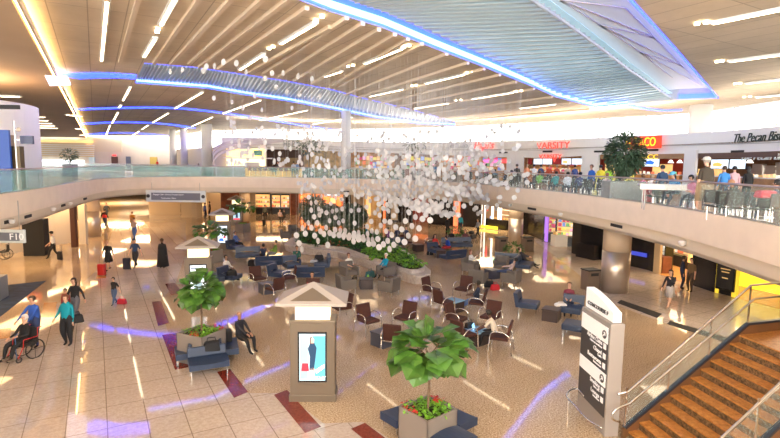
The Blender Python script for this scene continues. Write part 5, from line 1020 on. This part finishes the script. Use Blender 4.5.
# end wall features (wall at y=112)
def fw(x0,y0,x1,y1,m,name,label,cat,Y=111.6,kind=None):
    A_=aty(x0,y0,Y);B_=aty(x1,y1,Y); return MB().box(((A_.x+B_.x)/2,Y,(A_.z+B_.z)/2),(abs(B_.x-A_.x),.25,abs(A_.z-B_.z))).build(name,m,label=label,cat=cat,kind=kind)
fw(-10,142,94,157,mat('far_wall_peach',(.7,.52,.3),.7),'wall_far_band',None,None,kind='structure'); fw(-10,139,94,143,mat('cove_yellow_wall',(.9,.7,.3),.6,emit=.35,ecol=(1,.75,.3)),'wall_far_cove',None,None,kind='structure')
for k in range(6): fw(-10,144.3+k*2,94,145+k*2,white,'wall_slat',None,None,111.3,kind='structure')
fw(28,159.5,84,166.5,mat('far_window_glow',(.9,.95,1),.5,emit=1.3,ecol=(.85,.93,1)),'window_10',None,None,111.3,kind='structure')
fw(93,138,122,152,mat('wall_sand',(.66,.55,.38),.7),'wall_far_upper',None,None,kind='structure'); fw(111.5,156.5,118,168.6,wallbr,'double_door','dark red double door under a red exit sign in the end wall','door'); fw(126,156.5,131,168.6,mat('door_grey',(.12,.13,.16),.5),'grey_door','plain grey door in the end wall','door'); fw(150,157,157.5,168.8,mat('door_gold',(.55,.38,.08),.4,.3),'golden_door','golden double door in the end wall beside the red figure','door'); fw(112.5,154.6,116,156,mat('exit_red',(.9,.05,.05),.5,emit=1.2,ecol=(1,.05,.05)),'exit_sign','red exit sign over the dark double door','sign',111.2)
fw(89,157,95,168.6,mat('far_glass_door',(.5,.65,.68),.2),'glass_door','pale glass door at the left of the end wall','door')
# side piers between the clerestory columns
for px,Y,l in ((178,95,'dark doorway panel between the two thin columns'),(190,88,'dark doorway panel left of the thick white column')):
    q=aty(px,160,Y); MB().box((q.x,q.y,6.2),(1.6,.3,3.1)).build('doorway_panel',mat('doorway_brown',(.16,.12,.08),.6),label=l,cat='doorway')
q0=[aty(x,160,Y) for x,Y in ((172,100),(186,90),(203,80),(222,72),(240,66))]; struct(MB().strip([Vector((q.x,q.y,0)) for q in q0],4.65,8.4,-.3),'wall_left_shops',mat('wall_pale_tan',(.7,.62,.5),.7))
# ================= bar =================
def U(px,Y,z=4.65): v=aty(px,160,Y); return Vector((v.x,v.y,z))
a=U(222,60);c=U(266,60); struct(MB().prism([(a.x,60),(c.x,60),(c.x,60.5),(a.x,60.5)],4.65,9.15),'wall_bar_back',mat('bar_white_wall',(.78,.74,.76),.5)); a=U(227,59.7);c=U(265,59.7)
MB().box(((a.x+c.x)/2,59.6,7.35),(c.x-a.x,.2,.9)).build('backlit_bar_panel',mat('bar_glow_yellow',(1,.8,.3),.5,emit=1.3,ecol=(1,.72,.2)),label='upper glowing yellow panel behind the bar',cat='lit panel'); MB().box(((a.x+c.x)/2,59.6,6.25),(c.x-a.x,.2,.8)).build('backlit_bar_panel',mat('bar_glow_cream',(1,.9,.6),.5,emit=1.0,ecol=(1,.85,.5)),label='lower glowing cream panel with bottles behind the bar',cat='lit panel')
MB().box(((a.x+c.x)/2+.4,59.3,6.75),(c.x-a.x+1.2,.6,.12)).build('bar_shelf',white,label='long pale shelf across the lit bar wall',cat='shelf')
q=U(258,59.2); t=thing('television','small dark television on the yellow bar wall','television',(q.x,59.2,7.35)); MB().box((0,0,0),(.95,.1,.6)).build('bezel',black,t); MB().box((0,-.06,0),(.85,.01,.5)).build('screen',mat('tv_picture',(.1,.2,.15),.3,emit=.3,ecol=(.1,.3,.2),var=.6,vs=3),t)
for k in range(9):
    q=U(230+k*1.6,59.2); MB().lathe([(.05,0),(.05,.2),(.02,.27),(.02,.34)],(0,0,0),8).build('bottle',PB[(k*5)%4],loc=(q.x,59.1,5.9),label='small bottle on the ledge of the glowing bar wall',cat='bottle',group='bottles behind the bar')
MB().box((U(241,59.1).x,59.2,5.82),(3.4,.5,.1)).build('bottle_ledge',white,label='pale ledge carrying the bar bottles',cat='ledge')
for px in (248,252.5,257): q=U(px,58.6); MB().box((q.x,58.6,6.0),(.5,.4,.55)).box((q.x,58.4,5.75),(.4,.1,.1)).build('coffee_machine',steel,label='steel coffee machine on the bar counter',cat='coffee machine',group='coffee machines on the bar')
a=U(231,57);c=U(246,57); MB().box(((a.x+c.x)/2,57,5.2),(c.x-a.x,1.0,1.1)).build('bar_end_block',white,bevel=.02,label='white block at the left end of the bar counter',cat='counter'); a=c;c=U(302,57); t=thing('bar_counter','long bar counter with glowing amber front and dark top','bar counter',((a.x+c.x)/2,57,4.65)); L=c.x-a.x; MB().box((0,0,.5),(L,.7,1.0)).build('amber_front',mat('bar_amber',(1,.6,.15),.5,emit=.7,ecol=(1,.5,.1)),t); MB().box((0,-.05,1.06),(L+.1,.95,.1)).build('countertop',wood,t)
def mk_stool():
    t=thing('bar_stool','x','stool'); MB().box((0,0,.75),(.42,.4,.08)).build('seat',mat('stool_red',(.3,.02,.03),.6),t,bevel=.02); MB().box((0,-.2,.98),(.42,.06,.42)).build('backrest',mat('stool_red',(.3,.02,.03)),t,bevel=.02); MB().cyl((0,0,0),.2,.03,12).cyl((0,0,.03),.03,.7,8).build('pedestal',steel,t); return t
for k in range(9): place('stool',mk_stool,U(250+k*5.2,55.9),90,'dark red bar stool along the glowing amber bar front','bar stools',z=4.65)
# ribbon canopy around the bar
pts=[(221,176,57),(214,168,56.5),(213,157,56),(219,150,55.5),(232,145.5,55.2),(248,143,55),(264,141.5,55),(283,140,55.5)]; P_=bez([aty(*q) for q in pts],6); b=MB(); K=len(P_)
for r in range(3):
    for i in range(K-1):
        u=i/(K-1); u2=(i+1)/(K-1); wd=lambda u:.95*(1-.75*max(0,(u-.35))/.65)*(.55+.45*min(1,u*4)); off=lambda u,r_:Vector((0,0,(r_-1)*.33*wd(u)*1.6)); h1=.4*wd(u);h2=.4*wd(u2)
        a_=P_[i]+off(u,r);c_=P_[i+1]+off(u2,r); b.add([a_-Vector((0,0,h1/2)),c_-Vector((0,0,h2/2)),c_+Vector((0,0,h2/2)),a_+Vector((0,0,h1/2)),a_+Vector((0,.25,-h1/2)),c_+Vector((0,.25,-h2/2)),c_+Vector((0,.25,h2/2)),a_+Vector((0,.25,h1/2))],[(0,1,2,3),(4,5,6,7),(0,1,5,4),(2,3,7,6)])
b.build('ribbon_canopy',mat('ribbon_lilac',(.66,.58,.6),.45),label='sweeping pale ribbon canopy curving over the bar',cat='canopy')
q=U(250,54.6); tt=thing('bar_script_sign','small silver script letters on the ribbon canopy','sign',(q.x-1.4,54.7,8.6)); text('Ecco',mat('sign_silver',(.6,.65,.65),.4),(0,0,0),.5,tt,shear=.3)
a=U(264,61);c=U(303,61)
for px,l in ((265.5,'left dark post of the bar opening'),(301.5,'right dark post of the bar opening')): MB().box((U(px,60.9).x,60.9,6.2),(.4,.3,3.1)).build('bar_post',wallbr,label=l,cat='post')
MB().box((U(289,64).x,64.8,6.3),(3.0,.1,1.2)).build('menu_board',mat('menu_brown',(.2,.12,.06),.5,emit=.1,ecol=(.5,.3,.1)),label='dim brown framed board inside the bar room',cat='menu board')
# ================= food court =================
def menu(px,py,w,h,back,label,m,food=None):
    p=bkp(px,back); v=aty(px,py,p.y); t=thing('menu_screen',label,'menu screen',(p.x,p.y,v.z),bang(px)); MB().box((0,.03,0),(w+.08,.06,h+.08)).build('bezel',black,t); sc_=MB().box((0,-.01,0),(w,.03,h)).build('screen',m,t)
    if food: poly(sc_,[(-.35*w,-.25*h),(.1*w,-.3*h),(.2*w,.0),(-.1*w,.2*h),(-.4*w,.05*h)],-.04,food,'picture')
    return t
foodm=mat('food_orange',(.9,.4,.1),.5,emit=.8,ecol=(1,.35,.08)); menu(720,164,1.35,.62,1.0,'left white menu screen with food picture over the bistro counter',skyglow,foodm); menu(738,164,1.35,.62,1.0,'right white menu screen over the bistro counter',skyglow)
menu(538,161.5,1.0,.55,1.0,'first white menu screen over the burger counter',skyglow); menu(547.5,161.5,1.1,.55,1.0,'second white menu screen over the burger counter',skyglow); menu(566.5,161.5,1.1,.55,1.0,'menu screen with burger picture over the burger counter',skyglow,foodm); menu(577,161.5,1.1,.55,1.0,'last white menu screen over the burger counter',skyglow); menu(557,161.5,1.0,.55,1.0,'red panel between the burger menu screens',mat('panel_red',(.4,.02,.02),.5)); menu(530,161.5,.5,.55,1.0,'small red panel left of the burger menu screens',mat('panel_red',(.4,.02,.02)))
menu(652,162,1.3,.7,1.2,'menu screen with blue corner behind the tree',skyglow,mat('poster_royal',(.02,.15,.6))); menu(620,161,1.2,.6,1.2,'pale green menu screen left of the tree',mat('screen_green',(.7,.9,.6),.4,emit=.8,ecol=(.7,.95,.6)))
for px,w,l in ((662,1.6,'glowing food display right of the tree'),(612,1.2,'glowing wood food display left of the tree'),(667,1.0,'second glowing food display right of the tree')): p=bkp(px,4); MB().box((p.x,p.y,6.2),(w,.3,.8),rz=bang(px)).build('food_display',gold2,label=l,cat='food display')
def counter(p0,p1,back,m,mt,label,h=1.1):
    a=bkp(p0,back);c=bkp(p1,back); mid=(a+c)/2; t=thing('service_counter',label,'counter',(mid.x,mid.y,4.65),math.atan2(c.y-a.y,c.x-a.x)); L=(c-a).length; MB().box((0,0,h/2),(L,.8,h)).build('front',m,t,bevel=.02); MB().box((0,0,h+.03),(L+.05,.9,.06)).build('countertop',mt,t); return t
counter(597,632,-1.6,mat('counter_yellow',(.85,.75,.15),.4,emit=.25,ecol=(1,.85,.15)),white,'bright yellow service counter left of the tree'); counter(634,684,.3,glowor,white,'tan taco shop counter right of the tree'); counter(703,800,-.3,mat('counter_wood',(.4,.22,.1),.5,var=.2,vs=2),white,'long wooden bistro counter below the menu screens'); counter(526,582,.6,mat('counter_red_tan',(.4,.15,.08),.5),white,'burger counter under the menu screens'); counter(352,394,.5,glowor,white,'tan counter behind the discs left'); counter(400,438,.5,wood,white,'brown counter behind the discs'); counter(445,505,.5,glowor,white,'tan counter behind the discs right')
for px,z,w in ((703,5.7,.6),(716,6.0,.9),(760,6.1,1.2),(772,6.0,1.4),(783,6.2,1.2)): p=bkp(px,4.5); MB().box((p.x,p.y,z),(w,.4,.5),rz=bang(px)).box((p.x,p.y,z+.4),(w*.8,.3,.3),rz=bang(px)).build('kitchen_unit',steel if w>1.1 else gold2,label='kitchen unit glowing behind the bistro counter',cat='kitchen unit',group='bistro kitchen units')
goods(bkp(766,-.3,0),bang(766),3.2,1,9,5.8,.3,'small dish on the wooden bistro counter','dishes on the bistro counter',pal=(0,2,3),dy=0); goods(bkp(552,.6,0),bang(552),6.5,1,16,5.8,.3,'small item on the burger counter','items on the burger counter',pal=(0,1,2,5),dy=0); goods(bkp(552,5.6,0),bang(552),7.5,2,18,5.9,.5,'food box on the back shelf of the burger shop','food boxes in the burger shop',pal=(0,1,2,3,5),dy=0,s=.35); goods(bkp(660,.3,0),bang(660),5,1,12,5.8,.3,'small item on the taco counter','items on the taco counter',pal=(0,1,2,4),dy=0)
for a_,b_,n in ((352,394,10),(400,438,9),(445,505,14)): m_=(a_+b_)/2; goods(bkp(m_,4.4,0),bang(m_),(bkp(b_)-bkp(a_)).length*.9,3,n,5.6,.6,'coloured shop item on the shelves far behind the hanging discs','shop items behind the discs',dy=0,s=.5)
for px,m,l in ((448,orf,'orange neon blob sign far behind the discs'),(455,orf,'second orange neon blob sign far behind the discs'),(488,pinkl,'hot pink neon sign far behind the discs'),(494,pinkl,'second hot pink neon sign far behind the discs'),(505,mat('exit_red',(.9,.05,.05)),'small red lit sign left of the burger shop')):
    p=bkp(px,.5); v=aty(px,161,p.y); MB().ell((p.x,p.y,v.z),(.55,.1,.22),10,6).build('neon_sign',m,label=l,cat='sign')
for px,l in ((750,'small white pendant lamp right of the menu screens'),(671,'left white pendant lamp over the taco counter'),(680,'right white pendant lamp over the taco counter')): p=bkp(px,.2); v=aty(px,163,p.y); t=thing('pendant_lamp',l,'pendant lamp',(p.x,p.y,v.z)); MB().lathe([(.22,0),(.1,.2),(.03,.25)],(0,0,0),12).build('shade',mat('lamp_shade_lit',(1,.95,.9),.5,emit=.8),t); MB().cyl((0,0,.2),.01,.7,6).build('cord',blackm,t)
darkch=mat('cafe_chair_dark',(.03,.028,.03),.5); brn=mat('cafe_chair_brown',(.16,.1,.07),.5)
def mk_cafe():
    t=thing('cafe_chair','x','chair'); MB().box((0,0,.45),(.44,.44,.05)).build('seat',darkch,t,bevel=.015); MB().box((0,-.22,.74),(.46,.05,.42),rx=.15).build('backrest',darkch,t,bevel=.015)
    for x in (-.2,.2): MB().tube([(x,.2,0),(x,.18,.45)],.014,6).build('leg',chrome,t); MB().tube([(x,-.24,0),(x,-.2,.5),(x,-.24,.9)],.014,6).build('leg',chrome,t)
    return t
def mk_cafet():
    t=thing('cafe_table','x','table'); MB().box((0,0,.74),(.75,.75,.04)).build('tabletop',mat('cafe_top',(.5,.48,.45),.3),t,bevel=.01); MB().cyl((0,0,0),.25,.03,14).cyl((0,0,.03),.035,.7,8).build('pedestal',steel,t); return t
ch=[(512,35.5),(519,36),(528,34.8),(536,34),(545,34.5),(552,31.5),(556,31.5),(563,32.5),(571,30),(574,30),(583,31),(590,28),(597,27.5),(604,27),(610,26.5),(655,22),(661,21.5),(691,19.6),(716,16.6),(722,16.3),(729,16.1),(737,15.7),(744,15.7),(752,15.5),(765,15.6),(773,15.2),(496,40.5),(503,39.5),(478,43),(470,45),(486,42),(460,47)]
for i,(px,Y) in enumerate(ch): place('cafe',mk_cafe,G(px,Y),(100,60,140,250,80)[i%5],'dark cafe chair with thin metal legs among the food court tables behind the railing','food court chairs',z=4.65)
for i,(px,Y) in enumerate([(516,37),(532,36.2),(548,33),(568,31.6),(588,29.6),(602,28.6),(658,22.6),(733,17.4),(758,16.6),(482,44.5),(499,41.5),(770,17.5)]): place('cafet',mk_cafet,G(px,Y),70,'small square cafe table with metal pedestal behind the food court railing','food court tables',z=4.65)
g=G(671,20.0); t=thing('long_white_table','long white topped table by the railing right of the tree planter','table',(g[0],g[1],4.65),-.35); MB().box((0,0,.98),(2.2,.95,.06)).box((0,-.5,.9),(2.2,.04,.2),rx=.2).build('tabletop',white,t,bevel=.02)
for x in (-.9,.9):
    for y in (-.35,.35): MB().cyl((x,y,0),.02,.95,8).build('leg',steel,t)
g=G(649,23.2); MB().box((g[0],g[1],4.98),(.36,.4,.66),taper=.9).build('red_armchair',mat('chair_red',(.45,.02,.03),.6),bevel=.04,label='small red armchair left of the long white table',cat='chair'); g=G(768,15.4); MB().box((g[0],g[1],5.55),(.55,.4,.22),taper=.8).build('folded_coat',mat('coat_red',(.6,.04,.08),.7),bevel=.05,label='red coat heaped on a chair at the far end of the railing',cat='coat')
g=G(612,23.6); g2=G(648,23.6); t=thing('planter_box','large grey planter box standing behind the food court railing','planter',((g[0]+g2[0])/2,24.2,4.65)); w=g2[0]-g[0]; MB().box((0,0,.5),(w,1.0,1.0)).build('box',mat('planter_concrete',(.27,.3,.3),.5,var=.1,vs=3),t,bevel=.02); b=MB(); leaves(b,(0,0,1.02),(w*.45,.4,.12),120,.16,seed=3,shell=0,wid=.4); b.build('groundcover',leafk,t)
t=thing('tall_potted_tree','dense dark leaved tree rising from the grey planter in the food court','tree',((g[0]+g2[0])/2,24.2,5.65)); MB().tube([(-.05,0,0),(0,0,.6),(.05,0,1.3)],[.07,.06,.05],8).build('trunk',bark,t); b=MB(); leaves(b,(0,0,1.25),(.86,.85,1.0),2600,.2,seed=21,shell=.1,wid=.42); b.build('foliage',mat('ficus_dark',(.045,.085,.05),.5,var=.4,vs=3),t)
for px,Y,l in ((455,46,'brown waste cabinet behind the far tables'),(429,50,'grey planter block behind the discs')): g=G(px,Y); MB().box((g[0],g[1],5.2),(1.2,.6,1.1)).build('cabinet',planterg,bevel=.02,label=l,cat='cabinet')
# ================= hanging discs =================
discm=mat('pearl_disc',(.6,.6,.62),.3); wirem=mat('thin_wire',(.75,.72,.68),.4)
rnd=random.Random(21); D=[]
def zl(x,u): return 2.15+max(0,x+3)*.26*(1-u)**1.5+max(0,-3-x)*.2
for i in range(-26,36):
    for j in range(-26,36):
        x=.5+i*.5+j*.2; y=31+i*-.28+j*.66
        if not (23.5<y<41): continue
        u=(y-24)/17; xl=-4.5-u*3.2; xr=2.0+u*7.5
        if y<27 and x>-.5: pass
        if not (xl<x<xr): continue
        e=min((x-xl),(xr-x)); 
        if e<.8 and rnd.random()<.35: continue
        z=zl(x,u)+2.6*u+.5*math.sin(x*1.1+y*.45)+rnd.uniform(-.12,.12)
        if x<-.6-u*.6 and u>.2 and z<5.2 and rnd.random()<.6: continue
        if x<.8 and u>.12 and z<4.2 and rnd.random()<.2: continue
        D.append((x,y,z))
        if u>.35 and rnd.random()<.75: D.append((x+.18,y+.2,z+.7+2.4*rnd.random()))
for k in range(95):
    px=rnd.uniform(225,330); Y=rnd.uniform(30,38); py=rnd.uniform(126,168)-max(0,(270-px))*.12; v=aty(px,py,Y); D.append((v.x,Y,v.z))
for k in range(70):
    px=rnd.uniform(330,520); Y=rnd.uniform(34,42); py=rnd.uniform(126,160); v=aty(px,py,Y); D.append((v.x,Y,v.z))
for px,py in ((265,33),(236,42),(206,50),(182,59),(170,63),(214,49),(223,40),(203,60),(246,62),(272,64),(283,63),(265,78),(255,96),(232,102),(243,108),(214,98),(276,87),(298,71),(312,78),(299,95),(287,91),(320,96),(262,110),(250,118),(332,104),(292,108),(228,118)):
    Y=24+(py-33)*.12; v=aty(px,py,Y); D.append((v.x,Y,min(v.z,11.0)))
for k in range(150):
    px=rnd.uniform(375,528); Y=rnd.uniform(30,38); py=rnd.uniform(150,214)-max(0,px-480)*.25; v=aty(px,py,Y); D.append((v.x,Y,v.z))
D.sort(key=lambda d:d[1])
print('DISCS',len(D))
def discmesh(b,c,ang,r=.155): 
    n=12; ca,sa=math.cos(ang),math.sin(ang); vs=[]
    for s in (-.006,.006):
        for k in range(n): a=2*pi*k/n; h=math.cos(a)*r; v=math.sin(a)*r; vs.append((c[0]+h*ca-s*sa,c[1]+h*sa+s*ca,c[2]+v))
    b.add(vs,[tuple(range(n)),tuple(range(n,2*n))[::-1]]+[(k,(k+1)%n,n+(k+1)%n,n+k) for k in range(n)])
dm=MB(); discmesh(dm,(0,0,0),0); d0=None; wm={}
lab='round pearly disc hanging on a thin wire above the planting bed'; 
for (x,y,z) in D[:300]:
    an=-.62+rnd.uniform(-.25,.25)
    if d0 is None: d0=dm.build('hanging_disc',discm); o=d0
    else: o=d0.copy(); COL.objects.link(o)
    o.location=(x,y,z); o.rotation_euler.z=an; tag(o,lab,'hanging disc','hanging discs of the atrium sculpture')
    L=round((11.45-z-.15)*4)/4
    if L not in wm: w=MB().tube([(0,0,.15),(0,0,.15+L)],.0028,3).build('wire',wirem,o); wm[L]=w
    else: w=wm[L].copy(); COL.objects.link(w); w.parent=o
b=MB()
for (x,y,z) in D[300:]: discmesh(b,(x,y,z),-.62+rnd.uniform(-.25,.25)); b.tube([(x,y,z+.15),(x,y,11.45)],.0028,3)
b.build('hanging_discs',discm,label='farther part of the cloud of round pearly discs hanging on thin wires',cat='hanging discs',kind='stuff')
# lamps of the lower shops and the ring under the upper floor
def shoplight(px,Y,e,sx=5,sy=5,col=(1,.75,.45),z=3.25):
    p=aty(px,215,Y); area('shop_lamp',(p.x,p.y,z),sx,sy,e,col)
for k in range(3,len(VE)-1,2):
    q=offs(VE,2.2)[k]; area('downlight',(q.x,q.y,3.25),3,3,130 if q.x<-10 else 85,(1,.64,.3) if q.x<-10 else (1,.8,.55))
for px,Y,e in ((275,64,300),(320,65,350),(372,62,250),(225,62,150),(190,62,200),(415,58,120),(495,50,350),(560,44,170),(680,33,250),(750,28,350),(-40,32,350),(20,36,350),(120,75,1500),(150,62,900),(90,52,500),(200,75,800),(30,62,400)): shoplight(px,Y,e)
# added fill lights for the ceiling, on the shop bulkhead and the back wall, and warm lamps over the stairs
for i in range(len(bp)-1):
    a,c=bp[i],bp[i+1]; m=(a+c)/2; area('cove_uplight',(m.x*1.03,m.y*1.03,bt[i]+.15),(c-a).length,.5,(c-a).length*(12 if i<4 else 30),(1,.86,.68),(pi,0,math.atan2(c.y-a.y,c.x-a.x)))
for x,y in ((-20,-6),(-5,-6),(10,-6),(25,-6)): area('cove_uplight',(x,y,7.6),10,.6,1900,(1,.9,.75),(pi-.5,0,0))
area('cove_uplight',(-26.5,28,9.5),5,5,900,(1,.82,.58),(pi,0,0))  # unseen fill above the drum, added to brighten the ceiling
for x,y in ((12.5,13.5),(11.5,9)): area('stair_downlight',(x,y,5.6 if x>12 else 7),.8,.8,160,(1,.62,.28))
for x,y in ((-6,30),(4,24),(-10,20),(-14,44),(0,14),(-22,60),(6,44)): pass
# lettering becomes mesh
bpy.context.view_layer.update(); dg=bpy.context.evaluated_depsgraph_get()
for o in [o for o in S.objects if o.type=='FONT']:
    me=bpy.data.meshes.new_from_object(o.evaluated_get(dg)); n=bpy.data.objects.new('lettering',me); COL.objects.link(n); n.parent=o.parent; n.matrix_local=o.matrix_local.copy(); bpy.data.objects.remove(o)
